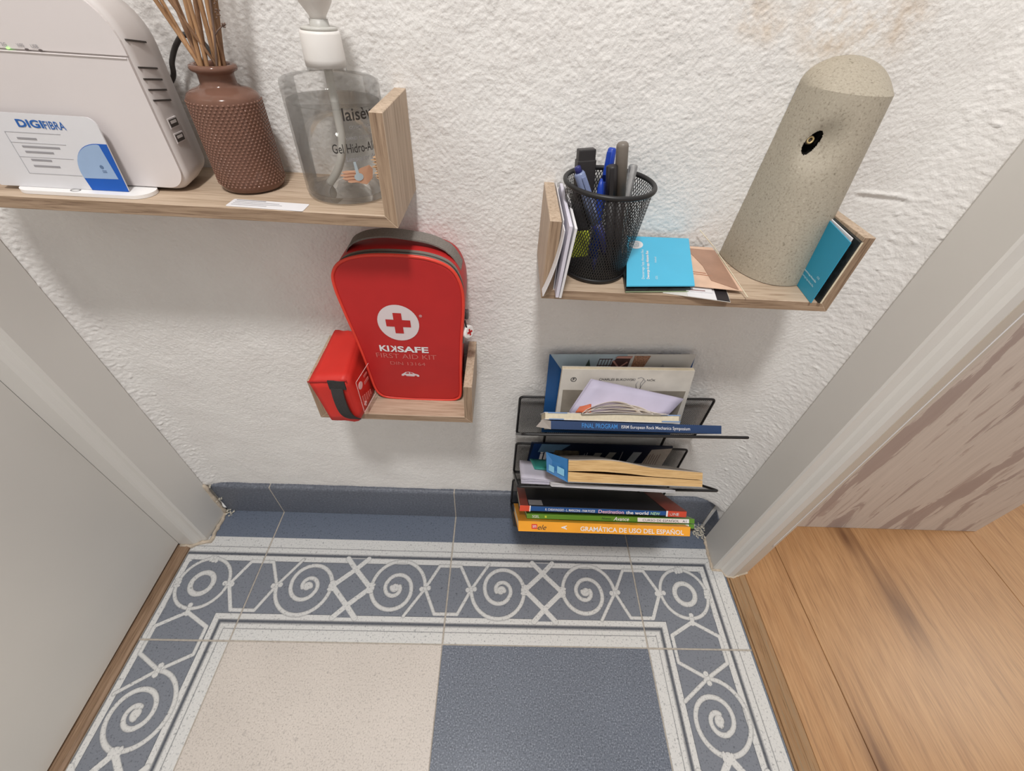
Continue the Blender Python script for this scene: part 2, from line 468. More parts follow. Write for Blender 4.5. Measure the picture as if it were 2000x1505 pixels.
def bands(V):
    """colour across a straight border, v measured from the inner grout"""
    c = np.empty(V.shape + (3,)); c[:] = CW
    def put(a, b, col, soft=0.0004):
        k = np.clip((V - a) / soft + 0.5, 0, 1) * np.clip((b - V) / soft + 0.5, 0, 1)
        c[:] = c * (1 - k[..., None]) + col * k[..., None]
    put(0.0363, 0.1126, CB)
    put(0.1522, 0.40, CD)
    # printed soft groove beside each band
    for a, s in ((0.0283, -1), (0.1208, 1)):
        k = np.clip(1 - np.abs(V - (a + s * 0.0028)) / 0.0045, 0, 1) * (np.sign((V - a) * s) > 0)
        k = np.clip(k * 1.25, 0, 1)
        c[:] = c * (1 - k[..., None]) + CS * k[..., None]
    for a in (0.0157, 0.1354): put(a - 0.0005, a + 0.0005, CLINE)
    put(0.0357, 0.0365, CS); put(0.1122, 0.1130, CS)
    return c

def strokes(c, U, V, lst, knots):
    for pts, wd in lst:
        d = poly_d(U, V, np.array(pts))
        k = np.clip((wd + 0.0012 - d) / 0.0013, 0, 1) * (d > wd - 0.0006) * 0.75
        c[:] = c * (1 - k[..., None]) + CS * k[..., None]
    for pts, wd in lst:
        d = poly_d(U, V, np.array(pts))
        k = np.clip((wd - d) / 0.0007 + 0.5, 0, 1)
        sh = 0.84 + 0.18 * np.clip(1 - d / wd, 0, 1)
        c[:] = c * (1 - k[..., None]) + (CW * 1.0)[None, None, :] * (sh * k)[..., None]
    for cx, cy, a, b in knots:
        for (ox, oy, aa, bb) in ((0, 0, a, b), (a * 0.75, 0.0008, a * 0.42, max(b, 0.0036)), (-a * 0.75, -0.0008, a * 0.42, max(b, 0.0036))) if a > b else ((0, 0, a, b), (0.0008, b * 0.75, max(a, 0.0036), b * 0.42), (-0.0008, -b * 0.75, max(a, 0.0036), b * 0.42)):
            e = np.hypot((U - cx - ox) / aa, (V - cy - oy) / bb)
            k = np.clip((1.22 - e) / 0.12, 0, 1) * 0.55; c[:] = c * (1 - k[..., None]) + CS * k[..., None]
            k = np.clip((1.0 - e) / 0.12 + 0.5, 0, 1); c[:] = c * (1 - k[..., None]) + (CW * 0.98) * k[..., None]
    return c

def notch(c, U, V):
    """dark triangles where the rods cross the two bands at the tile middle"""
    for s in (1, -1):
        vv = (V - VC) * s
        tri = (vv > 0.0275) & (vv < 0.0440) & (np.abs(U - 0.15) < (vv - 0.0275) * 0.85 - 0.001)
        c[tri] = CB
    return c

def tile_grid(x0, x1, y0, y1, colfn, name='border_tile'):
    st = 0.00072
    nu = max(3, int((x1 - x0) / st)); nv = max(3, int((y1 - y0) / st))
    a = np.linspace(x0, x1, nu); b = np.linspace(y0, y1, nv); A, B = np.meshgrid(a, b)
    c = colfn(A, B).reshape(-1, 3)
    z = np.zeros_like(A)
    z[0, :] = z[-1, :] = -0.0045; z[:, 0] = z[:, -1] = -0.0045
    A2 = A.copy(); B2 = B.copy()
    A2[:, 0] = A2[:, 1]; A2[:, -1] = A2[:, -2]; B2[0] = B2[1]; B2[-1] = B2[-2]
    z[:, 1] = np.minimum(z[:, 1], 0); 
    o = grid_mesh(name, np.stack([A2.ravel(), B2.ravel(), z.ravel()], 1), nu, nv, m_border, floor, smooth=False, col=c)
    return o

def straight_x(xo, mir=False):
    def f(A, B):
        U = A - xo; V = B - D0
        c = bands(V); strokes(c, U, V, STRAIGHT, KNOTS); 
        c2 = notch(c.copy(), U, V); c[:] = c2
        for q in XR_:
            d = poly_d(U, V, np.array(q)); k = np.clip((0.0036 - d) / 0.0007 + 0.5, 0, 1); c[:] = c * (1 - k[..., None]) + CW * k[..., None]
        return c
    return f
def straight_y(side, yo):
    # side +1: right border (v = x-0.6); side -1: left border (v = -x). u runs toward -y
    def f(A, B):
        V = (A - 0.6) if side > 0 else -A
        U = yo - B
        if side > 0: pass
        Um = U; Vm = V if side > 0 else V
        c = bands(V)
        lst = STRAIGHT if side < 0 else [([(0.30 - x, y) for x, y in p_], wd) for p_, wd in STRAIGHT]
        lst2 = [([(x, y) for x, y in p_], wd) for p_, wd in lst]
        kn = KNOTS if side < 0 else [(0.30 - a, b, c_, d_) for a, b, c_, d_ in KNOTS]
        strokes(c, U, V, lst2, kn); notch(c, U, V)
        for q in XR_:
            d = poly_d(U, V, np.array(q)); k = np.clip((0.0036 - d) / 0.0007 + 0.5, 0, 1); c[:] = c * (1 - k[..., None]) + CW * k[..., None]
        return c
    return f
def corner(side):
    def f(A, B):
        U = (A - 0.6) if side > 0 else -A
        V = B - D0
        M = np.maximum(U, V)
        # inner L of bands follows the max, the outer frame too
        c = bands(M)
        strokes(c, U, V, CORN, CKN)
        # chamfered outer corner of the frame
        ch = (U + V > 0.222) & (M < 0.1126); c[ch] = CW
        # the two hexagons straddle the grout; cut their overspill on the frame
        for pts in ([(x, y) for x, y in HEX], [(y, x) for x, y in HEX]):
            d = poly_d(U, V, np.array(pts)); k = np.clip((0.0024 - d) / 0.0007 + 0.5, 0, 1); c[:] = c * (1 - k[..., None]) + CW * k[..., None]
        return c
    return f
y1a, y0a = 0.006, D0 + G
tile_grid(0 + G, T - G, y0a, y1a, straight_x(0.0))
tile_grid(T + G, 2 * T - G, y0a, y1a, straight_x(0.3))
tile_grid(-0.1235, 0 - G, y0a, y1a, corner(-1))
tile_grid(2 * T + G, 0.7555, y0a, y1a, corner(1))
yb = D0 - T + G
tile_grid(-0.1235, 0 - G, yb, D0 - G, straight_y(-1, D0))
tile_grid(2 * T + G, 0.7555, yb, D0 - G, straight_y(1, D0))
for x0, x1, ya, ybt, mt, nm in ((0, T, D0, D0 - T, m_tbeige, 'beige_tile'), (T, 2 * T, D0, D0 - T, m_tblue, 'blue_tile'), (0, T, D0 - T, D0 - 2 * T, m_tblue, 'blue_tile'), (T, 2 * T, D0 - T, D0 - 2 * T, m_tbeige, 'beige_tile')):
    box(nm, x0 + G, x1 - G, ybt + G, ya - G, -0.008, 0.0, mt, floor, bev=0.0004, seg=1)

# ------------------------------------------------------------------ skirting
base = bpy.data.objects.new('baseboard_back', None); COL.objects.link(base); base['kind'] = 'structure'; base['label'] = 'blue-grey stone skirting along the plaster wall'; ORG[base] = Vector((0, 0, 0))
SK = 0.0775
m_crumb_l = plain('pale_joint', (206, 200, 188), 0.9, var=0.1)
def skirt_piece(x0, x1):
    prof = [(0.0, 0.0004), (0.0, SK - 0.006), (0.0006, SK - 0.0028), (0.0022, SK - 0.0008), (0.0045, SK), (0.014, SK), (0.014, 0.0004)]
    prism('skirting_tile', prof, x0, x1, m_skirt, base, axis='x')
skirt_piece(-0.0945, 0 - 0.0009); skirt_piece(0.0009, T - 0.0009); skirt_piece(T + 0.0009, 2 * T - 0.0009)
skirt_piece(2 * T + 0.0009, 0.7455)
# the short return on the right side wall
hexa('skirting_tile', [(0.7455, 0.0004, 0.0004), (0.7415, -0.029, 0.0004), (0.7415, -0.029, 0.060), (0.7455, 0.0004, SK - 0.012),
                       (0.758, 0.002, 0.0004), (0.758, -0.029, 0.0004), (0.758, -0.029, 0.060), (0.758, 0.002, SK - 0.012)], m_skirt, base)
tube('joint_line', [(0.7450, -0.0012, 0.001), (0.7452, -0.0010, 0.066)], 0.0011, m_crumb_l, base, 6)
for xj in (0.0, T, 2 * T): box('joint_line', xj - 0.0010, xj + 0.0010, 0.0002, 0.012, 0.0004, SK - 0.0006, m_grout, base)
# plaster crumbs and old filler at the joints
def crumbs(name, pts, r, n, mat, parent):
    V = []; F = []
    for k in range(n):
        c = Vector(random.choice(pts)) + Vector((random.gauss(0, r), random.gauss(0, r), abs(random.gauss(0, r * 0.5))))
        s = random.uniform(0.0008, 0.0024); b = len(V)
        for d in ((1, 0, 0), (-1, 0, 0), (0, 1, 0), (0, -1, 0), (0, 0, 0.6), (0, 0, -0.6)):
            V.append(c + Vector(d) * s * random.uniform(0.6, 1.3))
        for f in ((0, 2, 4), (2, 1, 4), (1, 3, 4), (3, 0, 4), (2, 0, 5), (1, 2, 5), (3, 1, 5), (0, 3, 5)): F.append(tuple(b + q for q in f))
    return obj(name, V, F, mat, parent, kind='stuff')
m_crumb = plain('plaster_crumbs', (206, 200, 186), 0.9, var=0.2, scale=300)

# ------------------------------------------------------------------ door casings and doors
def casing_tube(path, r, name='filler'):
    return path
trl = bpy.data.objects.new('trim_1', None); COL.objects.link(trl); trl['kind'] = 'structure'; trl['label'] = 'white moulded casing of the door on the left'; ORG[trl] = Vector((0, 0, 0))
def rnd(pts): return pts
Lprof = [(-0.0975, -0.0040), (-0.1030, -0.0535), (-0.1050, -0.0560), (-0.1095, -0.0565), (-0.1130, -0.0580), (-0.1165, -0.0613), (-0.1200, -0.0628), (-0.1423, -0.0632), (-0.1428, -0.0622), (-0.185, -0.0622), (-0.185, -0.0040)]
prism('casing', Lprof, 0.0, 2.1, m_white, trl, axis='z')
rough = [(-0.0968 + random.gauss(0, 0.0006), -0.004 - 0.0525 * k / 12 + random.gauss(0, 0.0005), 0.001) for k in range(13)]
rough += [(-0.104 - 0.036 * k / 8, -0.0575 - 0.0075 * min(1, k / 4) + random.gauss(0, 0.0007), 0.001) for k in range(9)]
tube('filler', rough, [0.0022 + random.random() * 0.0016 for _ in rough], m_caulk, trl, 7)
up_ = [(-0.0968 + random.gauss(0, 0.0006), -0.0045, 0.002 + 0.085 * k / 10) for k in range(11)]
tube('filler', up_, [0.0022 + random.random() * 0.0016 for _ in up_], m_caulk, trl, 7)
crumbs('filler_crumbs', [(-0.094, -0.003, 0.003), (-0.093, -0.002, 0.04), (-0.094, -0.002, 0.075), (-0.088, -0.006, 0.001)], 0.0028, 50, m_crumb, trl)

dl = bpy.data.objects.new('door_1', None); COL.objects.link(dl); dl['kind'] = 'structure'; dl['label'] = 'plain white door leaf on the left'; ORG[dl] = Vector((0, 0, 0))
hexa('door_leaf', [(-0.1425, -0.0635, 0.006), (-0.1330, -0.85, 0.006), (-0.1330, -0.85, 2.05), (-0.1425, -0.0635, 2.05),
                   (-0.178, -0.0635, 0.006), (-0.170, -0.85, 0.006), (-0.170, -0.85, 2.05), (-0.178, -0.0635, 2.05)], m_white, dl)
trs = bpy.data.objects.new('trim_3', None); COL.objects.link(trs); trs['kind'] = 'structure'; trs['label'] = 'brown wooden threshold strip under the left door'; ORG[trs] = Vector((0, 0, 0))
m_thr = wood('brown_threshold_wood', (140, 114, 92), (160, 134, 110), (102, 80, 62), 1, 500, 0.5)
prism('threshold_strip', [(-0.19, -0.008), (-0.19, 0.002), (-0.1345, 0.002), (-0.1290, 0.0032), (-0.1245, 0.0018), (-0.1240, -0.008)], -1.1, -0.0640, m_thr, trs, axis='y')

trr = bpy.data.objects.new('trim_2', None); COL.objects.link(trr); trr['kind'] = 'structure'; trr['label'] = 'white moulded casing of the doorway on the right'; ORG[trr] = Vector((0, 0, 0))
Rprof = [(0.7412, -0.0275), (0.7370, -0.0800), (0.7385, -0.0822), (0.7490, -0.0825), (0.7512, -0.0850), (0.7535, -0.0905), (0.7570, -0.0938), (0.7665, -0.0938), (0.7960, -0.0840), (0.7960, -0.0275)]
prism('casing', Rprof, 0.0, 2.1, m_white, trr, axis='z')
m_jamb = plain('cream_jamb_paint', (205, 196, 184), 0.5, var=0.03, scale=20)
prism('jamb_panel', [(0.7672, -0.0941), (0.7962, -0.0844), (0.7962, -0.0830), (0.7672, -0.0927)], 0.0, 2.1, m_jamb, trr, axis='z')
tube('filler', catmull([(0.7870, -0.0879, 0.10), (0.7872, -0.0878, 0.14), (0.7868, -0.0880, 0.2), (0.7868, -0.088, 0.45), (0.7868, -0.088, 1.2)], 4), 0.0006, m_wprint, trr, 6)
rough = [(0.7415 - 0.0045 * k / 12 - 0.0015 + random.gauss(0, 0.0006), -0.028 - 0.055 * k / 12, 0.0005) for k in range(13)]
rough += [(0.752, -0.0838, 0.0005), (0.7545, -0.0925, 0.0005), (0.766, -0.0952, 0.0005), (0.780, -0.0905, 0.0005), (0.794, -0.0862, 0.0005)]
tube('filler', rough, [0.0016 + random.random() * 0.0012 for _ in rough], m_caulk, trr, 7)
crumbs('filler_crumbs', [(0.738, -0.016, 0.001), (0.731, -0.012, 0.001), (0.727, -0.018, 0.0008), (0.736, -0.024, 0.002), (0.741, -0.008, 0.004)], 0.0042, 120, m_crumb, trr)

wr = box('wall_right', 0.7445, 0.7960, -0.032, W + 0.02, 0.0, 2.4, m_wall); tag(wr, 'short return of white plaster wall beside the right doorway', kind='structure')
tr4 = bpy.data.objects.new('trim_4', None); COL.objects.link(tr4); tr4['kind'] = 'structure'; tr4['label'] = 'grooved brown wooden threshold strip in the right doorway'; ORG[tr4] = Vector((0, 0, 0))
m_thr2 = wood('weathered_threshold_wood', (164, 128, 92), (150, 130, 104), (116, 88, 60), 1, 420, 0.5)
prism('threshold_strip', [(0.7555, -0.008), (0.7557, 0.0006), (0.7580, 0.0010), (0.7585, -0.0006), (0.7597, -0.0006), (0.7602, 0.0018), (0.7740, 0.0024), (0.7748, 0.0012), (0.7760, 0.0012), (0.7768, 0.0020), (0.7872, 0.0014), (0.7876, -0.008)], -1.1, -0.0850, m_thr2, tr4, axis='y')

# the room behind the doorway: planked floor and a stone-look wall
def floor_wood():
    m, t, b = nt('orange_oak_laminate')
    g = N(t, 'ShaderNodeNewGeometry')
    mp = N(t, 'ShaderNodeMapping'); mp.inputs['Scale'].default_value = (1, 0.06, 1); t.links.new(g.outputs['Position'], mp.inputs[0])
    # bend the grain round three knots
    knots = ((1.000, -0.020, 0.030), (1.026, -0.128, 0.050), (0.868, -0.325, 0.040), (0.985, -0.46, 0.04), (1.003, -0.016, 0.013), (1.031, -0.150, 0.016), (0.872, -0.335, 0.010))
    def nz(scale, st, det=4, dist=0.8):
        n = N(t, 'ShaderNodeTexNoise'); n.inputs['Scale'].default_value = scale; n.inputs['Detail'].default_value = det; n.inputs['Distortion'].default_value = dist
        q = N(t, 'ShaderNodeMapping'); q.inputs['Scale'].default_value = st; t.links.new(g.outputs['Position'], q.inputs[0]); t.links.new(q.outputs[0], n.inputs['Vector']); return n.outputs['Fac']
    f = nz(420, (1, 0.05, 1)); gg = nz(26, (1, 0.14, 1), 3, 1.6); hh_ = nz(90, (1, 0.05, 1), 3, 0.5)
    c = ramp(t, f, [(0.25, lin((158, 118, 80))), (0.5, lin((182, 138, 94))), (0.75, lin((194, 151, 107)))])
    c = mixc(t, 0.42, c, ramp(t, gg, [(0.30, lin((196, 170, 148))), (0.5, (1, 1, 1, 1)), (0.7, lin((240, 228, 214)))]), 'MULTIPLY')
    c = mixc(t, 0.32, c, ramp(t, hh_, [(0.30, lin((176, 150, 128))), (0.42, (1, 1, 1, 1))]), 'MULTIPLY')
    for kx, ky, kr in knots:
        sub = N(t, 'ShaderNodeVectorMath', operation='SUBTRACT'); t.links.new(g.outputs['Position'], sub.inputs[0]); sub.inputs[1].default_value = (kx, ky, 0)
        sc = N(t, 'ShaderNodeVectorMath', operation='MULTIPLY'); t.links.new(sub.outputs[0], sc.inputs[0]); sc.inputs[1].default_value = (1 / kr, 0.36 / kr, 0)
        ln = N(t, 'ShaderNodeVectorMath', operation='LENGTH'); t.links.new(sc.outputs[0], ln.inputs[0])
        ad = N(t, 'ShaderNodeMath', operation='MULTIPLY_ADD'); t.links.new(hh_, ad.inputs[0]); ad.inputs[1].default_value = 1.1; t.links.new(ln.outputs['Value'], ad.inputs[2])
        k = ramp(t, ad.outputs[0], [(0.0, (1, 1, 1, 1)), (0.70, (0.75, 0.75, 0.75, 1)), (1.0, (0, 0, 0, 1))])
        dv = N(t, 'ShaderNodeMath', operation='MULTIPLY'); dv.inputs[1].default_value = 0.55; t.links.new(ad.outputs[0], dv.inputs[0])
        k = ramp(t, dv.outputs[0], [(0.24, (0.95, 0.95, 0.95, 1)), (0.42, (0.5, 0.5, 0.5, 1)), (0.62, (0.16, 0.16, 0.16, 1)), (0.85, (0, 0, 0, 1))])
        c = mixc(t, k, c, lin((112, 74, 46)))
    t.links.new(c, b.inputs['Base Color']); b.inputs['Roughness'].default_value = 0.36; b.inputs['Specular IOR Level'].default_value = 0.5
    bump(t, b, f, 0.12, 0.0004)
    return m
m_lam = floor_wood()
fl2 = bpy.data.objects.new('floor', None); COL.objects.link(fl2); fl2['kind'] = 'structure'; fl2['label'] = 'orange oak laminate floor of the next room'; ORG[fl2] = Vector((0, 0, 0))
box('underlay', 0.79, 2.6, -1.6, 1.2, -0.02, -0.006, m_thr, fl2)
for a, b_ in ((0.7885, 0.8636), (0.8636, 1.2385), (1.2385, 1.6135), (1.6135, 1.80)):
    box('plank', a + 0.0004, b_ - 0.0004, -1.4, 1.0, -0.008, 0.0, m_lam, fl2, bev=0.0006, seg=1)

def stone_wall():
    m, t, b = nt('mauve_weathered_board')
    g = N(t, 'ShaderNodeNewGeometry')
    def nz(scale, st, det=5, dist=0.6, off=(0, 0, 0)):
        n = N(t, 'ShaderNodeTexNoise'); n.inputs['Scale'].default_value = scale; n.inputs['Detail'].default_value = det; n.inputs['Distortion'].default_value = dist; n.inputs['Roughness'].default_value = 0.62
        q = N(t, 'ShaderNodeMapping'); q.inputs['Scale'].default_value = st; q.inputs['Location'].default_value = off; t.links.new(g.outputs['Position'], q.inputs[0]); t.links.new(q.outputs[0], n.inputs['Vector']); return n.outputs['Fac']
    f = nz(20, (1, 1, 0.15), 6); f2 = nz(160, (1, 1, 0.05))
    c = ramp(t, f2, [(0.3, lin((202, 190, 180))), (0.7, lin((216, 204, 194)))])
    c = mixc(t, ramp(t, f, [(0.545, (0, 0, 0, 1)), (0.565, (0.85, 0.85, 0.85, 1)), (0.70, (1, 1, 1, 1))]), c, lin((172, 154, 147)))
    c = mixc(t, ramp(t, nz(70, (1, 1, 0.12), off=(3, 0, 1)), [(0.60, (0, 0, 0, 1)), (0.64, (0.7, 0.7, 0.7, 1))]), c, lin((174, 154, 146)))
    t.links.new(c, b.inputs['Base Color']); b.inputs['Roughness'].default_value = 0.55
    return m
m_stone = stone_wall()
wf = bpy.data.objects.new('wall_far', None); COL.objects.link(wf); wf['kind'] = 'structure'; wf['label'] = 'mauve weathered wood-look wall of the next room'; ORG[wf] = Vector((0, 0, 0))
for a, b_ in ((0.797, 0.9050), (0.9050, 1.0400), (1.0400, 1.1750), (1.1750, 1.2630)):
    box('wall_plank', a + 0.0003, b_ - 0.0003, 0.0, 0.012, 0.0005, 2.4, m_stone, wf, bev=0.0004, seg=1)
box('wall_core', 0.797, 1.2620, 0.0115, 0.10, 0.0, 2.4, m_wall, wf)

# ------------------------------------------------------------------ U-shaped oak wall shelves
TH = 0.0088
def shelf(x0, x1, z0, zt, yf, label, left=True):
    r = thing('wall_shelf', label, 'shelf', ((x0 + x1) / 2, W, z0))
    bm = box_bm(x0 + TH, x1 - TH, yf, W, z0, z0 + TH, 0.0003, 1)
    def two(bm, name, axis):
        bmesh.ops.recalc_face_normals(bm, faces=bm.faces)
        for f in bm.faces: f.material_index = 1 if f.normal.y < -0.8 else 0
        return frombm(name, bm, [oak[axis], oake[axis]], r)
    def miter(xa, xb):
        # side board cut at 45 degrees against the bottom board
        out, inn = xa, xb
        c = [(out, yf, z0), (inn, yf, z0 + TH), (inn, yf, zt), (out, yf, zt), (out, W, z0), (inn, W, z0 + TH), (inn, W, zt), (out, W, zt)]
        b = bmesh.new(); v = [b.verts.new(q) for q in c]
        for f in [(0, 1, 2, 3), (7, 6, 5, 4), (0, 4, 5, 1), (1, 5, 6, 2), (2, 6, 7, 3), (3, 7, 4, 0)]: b.faces.new([v[i] for i in f])
        bmesh.ops.bevel(b, geom=b.edges[:], offset=0.00035, segments=1, affect='EDGES'); return b
    b = bmesh.new()
    c = [(x0, yf, z0), (x1, yf, z0), (x1 - TH, yf, z0 + TH), (x0 + TH, yf, z0 + TH), (x0, W, z0), (x1, W, z0), (x1 - TH, W, z0 + TH), (x0 + TH, W, z0 + TH)]
    v = [b.verts.new(q) for q in c]
    for f in [(0, 1, 2, 3), (7, 6, 5, 4), (0, 4, 5, 1), (1, 5, 6, 2), (2, 6, 7, 3), (3, 7, 4, 0)]: b.faces.new([v[i] for i in f])
    bmesh.ops.bevel(b, geom=b.edges[:], offset=0.00035, segments=1, affect='EDGES')
    bm.free()
    two(b, 'bottom_board', 0)
    two(miter(x0, x0 + TH), 'side_board', 2); two(miter(x1, x1 - TH), 'side_board', 2)
    return r
ZL = 0.5558; ZR = 0.5030; ZA = 0.3355
sh1 = shelf(-0.045, 0.2868, ZL, 0.6290, -0.0705, 'long light oak U-shaped wall shelf at upper left holding the router')
sh2 = shelf(0.3975, 0.6413, ZR, 0.5683, -0.0722, 'light oak U-shaped wall shelf at upper right holding the pen cup')
sh3 = shelf(0.1722, 0.3384, ZA, 0.3912, -0.0670, 'small light oak U-shaped wall shelf holding the first aid bags')
zl = ZL + TH; zr = ZR + TH; za = ZA + TH
# chipped veneer on the right side board of the long shelf
m_splint = plain('splintered_oak', (168, 132, 98), 0.8, var=0.2, scale=400)
V = []; F = []
for k in range(9):
    z = 0.5905 + 0.0035 * k * 0.45 + random.uniform(-0.0004, 0.0004); b = len(V); l = random.uniform(0.0015, 0.0042)
    V += [(0.2782, -0.0700, z), (0.2782, -0.0690, z + 0.0008), (0.2782 - l, -0.0702, z + random.uniform(-0.0012, 0.0006)), (0.2782, -0.0706, z - 0.0008)]
    F += [(b, b + 1, b + 2), (b, b + 2, b + 3), (b + 1, b + 3, b + 2), (b, b + 3, b + 1)]
obj('splinter', V, F, m_splint, sh1)
# label stuck on the front of the long shelf's board
fs_ = Frame((0.1625, -0.0700, zl), (1, -0.045, 0), (0.045, 1, 0))
st = plate('sticker', fs_, rrect(0.002, 0.0018, 0.0575, 0.0148, 0.0012), m_paper, sh1, 0.0001, 0.0004, label='white paper sticker with small print')
for k, (a, b_) in enumerate(((0.0045, 0.026), (0.0045, 0.037), (0.0045, 0.040), (0.0045, 0.030))):
    y = 0.0128 - 0.0026 * k
    plate('print_line', fs_, rect(a, y, b_, y + (0.0011 if k == 0 else 0.0006)), m_grey, st, 0.00042, 0.0005)

# ------------------------------------------------------------------ router
m_router = plain('white_router_plastic', (218, 211, 210), 0.45, var=0.015, scale=20)
m_router2 = plain('router_side_plastic', (206, 199, 196), 0.5, var=0.015, scale=20)
m_slot = plain('dark_slot', (70, 64, 60), 0.7, var=0)
yR = -0.0475
rt = thing('router', 'white upright internet router at the left end of the long shelf', 'router', (0.06, -0.03, zl))
def rout(x0, x1, z0, z1, rb, rtop): return rrect(x0, z0, x1, z1, [rtop, rtop, rb, rb], 10)
out = rout(-0.038, 0.1318, zl + 0.0012, 0.6800, 0.013, 0.030)
bm = bmesh.new()
def ring(o, y): return [bm.verts.new((a, y, b)) for a, b in o]
def inset(o, d, cx=0.047, cz=0.622):
    return [(a - d * (1 if a > cx else -1) * min(1, abs(a - cx) / 0.06), b - d * (1 if b > cz else -1) * min(1, abs(b - cz) / 0.05)) for a, b in o]
rs = [ring(inset(out, 0.0030), yR + 0.0006), ring(inset(out, 0.0008), yR + 0.0016), ring(out, yR + 0.0045), ring(inset(out, 0.001), yR + 0.020), ring(inset(out, 0.0030), yR + 0.033), ring(inset(out, 0.010), yR + 0.038)]
n = len(out)
for a, b_ in zip(rs[:-1], rs[1:]):
    for i in range(n): bm.faces.new([a[i], a[(i + 1) % n], b_[(i + 1) % n], b_[i]])
bm.faces.new(rs[0][::-1]); bm.faces.new(rs[-1])
frombm('housing', bm, m_router2, rt, smooth=True)
zg = 0.6450
lowp = [q for q in inset(out, 0.0024) if q[1] < 0.64]; 
inn = inset(out, 0.0022)
def clip(o, z, keep_low):
    res = []
    for i in range(len(o)):
        a, b_ = o[i], o[(i + 1) % len(o)]
        ina = (a[1] < z) == keep_low; inb = (b_[1] < z) == keep_low
        if ina: res.append(a)
        if ina != inb:
            t_ = (z - a[1]) / (b_[1] - a[1]); res.append((a[0] + t_ * (b_[0] - a[0]), z))
    return res
prism('front_panel', clip(inn, zg - 0.0002, True), yR - 0.0012, yR + 0.0012, m_router, rt, axis='y')
prism('front_panel', clip(inn, zg + 0.0008, False), yR - 0.0006, yR + 0.0012, m_router, rt, axis='y')
box('lip', -0.034, 0.1290, yR - 0.0018, yR, zg - 0.0008, zg - 0.0001, m_router, rt, bev=0.0002, seg=1)
fr = Frame((0, yR - 0.0013, 0), (1, 0, 0), (0, 0, 1)); fr2 = Frame((0, yR - 0.0007, 0), (1, 0, 0), (0, 0, 1))
m_led = plain('green_led', (150, 235, 120), 0.4, var=0, emit=((150, 240, 120), 1.6))
m_ledoff = plain('unlit_led', (96, 86, 86), 0.4, var=0)
for x, on_ in ((0.0400, True), (0.0495, True), (0.0585, True), (0.0695, False), (0.0775, False)):
    plate('indicator_light', fr2, ell(x + 0.0012, zg + 0.0009, 0.0010, 0.0005, 10), m_led if on_ else m_ledoff, rt, 0.0, 0.0005)
for s, x in (('2G', 0.0480), ('5G', 0.0570), ('WPS', 0.0660), ('USB', 0.0742)):
    text('lettering', s, fr2, x, zg + 0.0018, 0.0042 if len(s) > 2 else 0.003, 0.0018, m_grey, rt)
# vents and sockets on the right side
def side_quad(name, y0, za_, y1, zb_, th, mat, x=0.1312):
    obj(name, [(x, y0, za_ - th), (x, y1, zb_ - th), (x, y1, zb_ + th), (x, y0, za_ + th), (x - 0.002, y0, za_ - th), (x - 0.002, y1, zb_ - th), (x - 0.002, y1, zb_ + th), (x - 0.002, y0, za_ + th)],
        [(0, 1, 2, 3), (7, 6, 5, 4), (0, 4, 5, 1), (1, 5, 6, 2), (2, 6, 7, 3), (3, 7, 4, 0)], mat, rt)
for z in (0.6520, 0.6385, 0.6325, 0.6268, 0.6210):
    side_quad('vent_slot', yR + 0.0020, z + 0.0014, yR + 0.0190, z - 0.0012, 0.0005, m_slot, 0.1319)
for z in (0.6080, 0.5990):
    side_quad('socket', yR + 0.0060, z, yR + 0.0160, z, 0.0030, m_router, 0.1321)
    side_quad('socket_slot', yR + 0.0066, z, yR + 0.0154, z, 0.0022, m_slot, 0.13225)
    side_quad('socket_tongue', yR + 0.0078, z + 0.0006, yR + 0.0142, z + 0.0006, 0.0009, m_router2, 0.1323)
# stand foot under the router
ft = [(0.0205 + 0.0045 * 0, -0.0585)]
foot = rrect(0.0165, -0.0655, 0.1085, -0.0440, [0.010, 0.010, 0.0105, 0.0105], 8)
m_foot = plain('white_stand_plastic', (238, 236, 235), 0.4, var=0.01)
prism('stand_foot', foot, zl + 0.0002, zl + 0.0026, m_foot, rt, axis='z', label='white rounded stand plate')

# network card in front of the router
m_card = plain('glossy_white_card', (214, 213, 216), 0.25, var=0.01)
m_cblue = plain('deep_blue_print', (16, 86, 178), 0.35, var=0.03); m_clight = plain('pale_blue_print', (150, 174, 206), 0.35, var=0.04)
m_cnavy = plain('blue_print', (30, 92, 168), 0.4, var=0.0)
cd = thing('network_card', 'white and blue fibre network card leaning on the router front', 'card', (0.05, -0.055, zl + 0.0027))
z0c = zl + 0.0028
fc = Frame((0.0, -0.0590, z0c), (1, 0, 0), (0, 0.10, 1))
card = rrect(0.0045, 0.0, 0.0935, 0.0455, [0.006, 0.004, 0.001, 0.001], 6)
nn = len(card)
V = [fc(x, y, 0) for x, y in card] + [fc(x, y, -0.0009) for x, y in card]
obj('card_sheet', V, [tuple(range(nn)), tuple(range(2 * nn - 1, nn - 1, -1))] + [(i, i + nn, (i + 1) % nn + nn, (i + 1) % nn) for i in range(nn)], m_card, cd)
arcp = [(0.0935, 0.0)] + [(0.0935, 0.0300)] + [(0.0870 - 0.0205 * math.sin(math.radians(a)), 0.0110 + 0.0190 * math.cos(math.radians(a))) for a in range(0, 100, 8)] + [(0.0680, 0.0)]
plate('blue_field', fc, arcp, m_cblue, cd)
arcl = [(0.0905, 0.0082), (0.0883, 0.0292)] + [(0.0870 - 0.0205 * math.sin(math.radians(a)), 0.0110 + 0.0186 * math.cos(math.radians(a))) for a in range(0, 99, 8)] + [(0.0672, 0.0078)]
plate('pale_field', fc, arcl, m_clight, cd, 0.00026, 0.0004)
text('lettering', 'DIGI', fc, 0.0415, 0.0375, 0.0165, 0.0046, m_cnavy, cd, off=0.03, label='blue brand lettering')
text('lettering', 'FIBRA', fc, 0.0585, 0.0372, 0.0135, 0.0046, m_cnavy, cd, off=0.005)
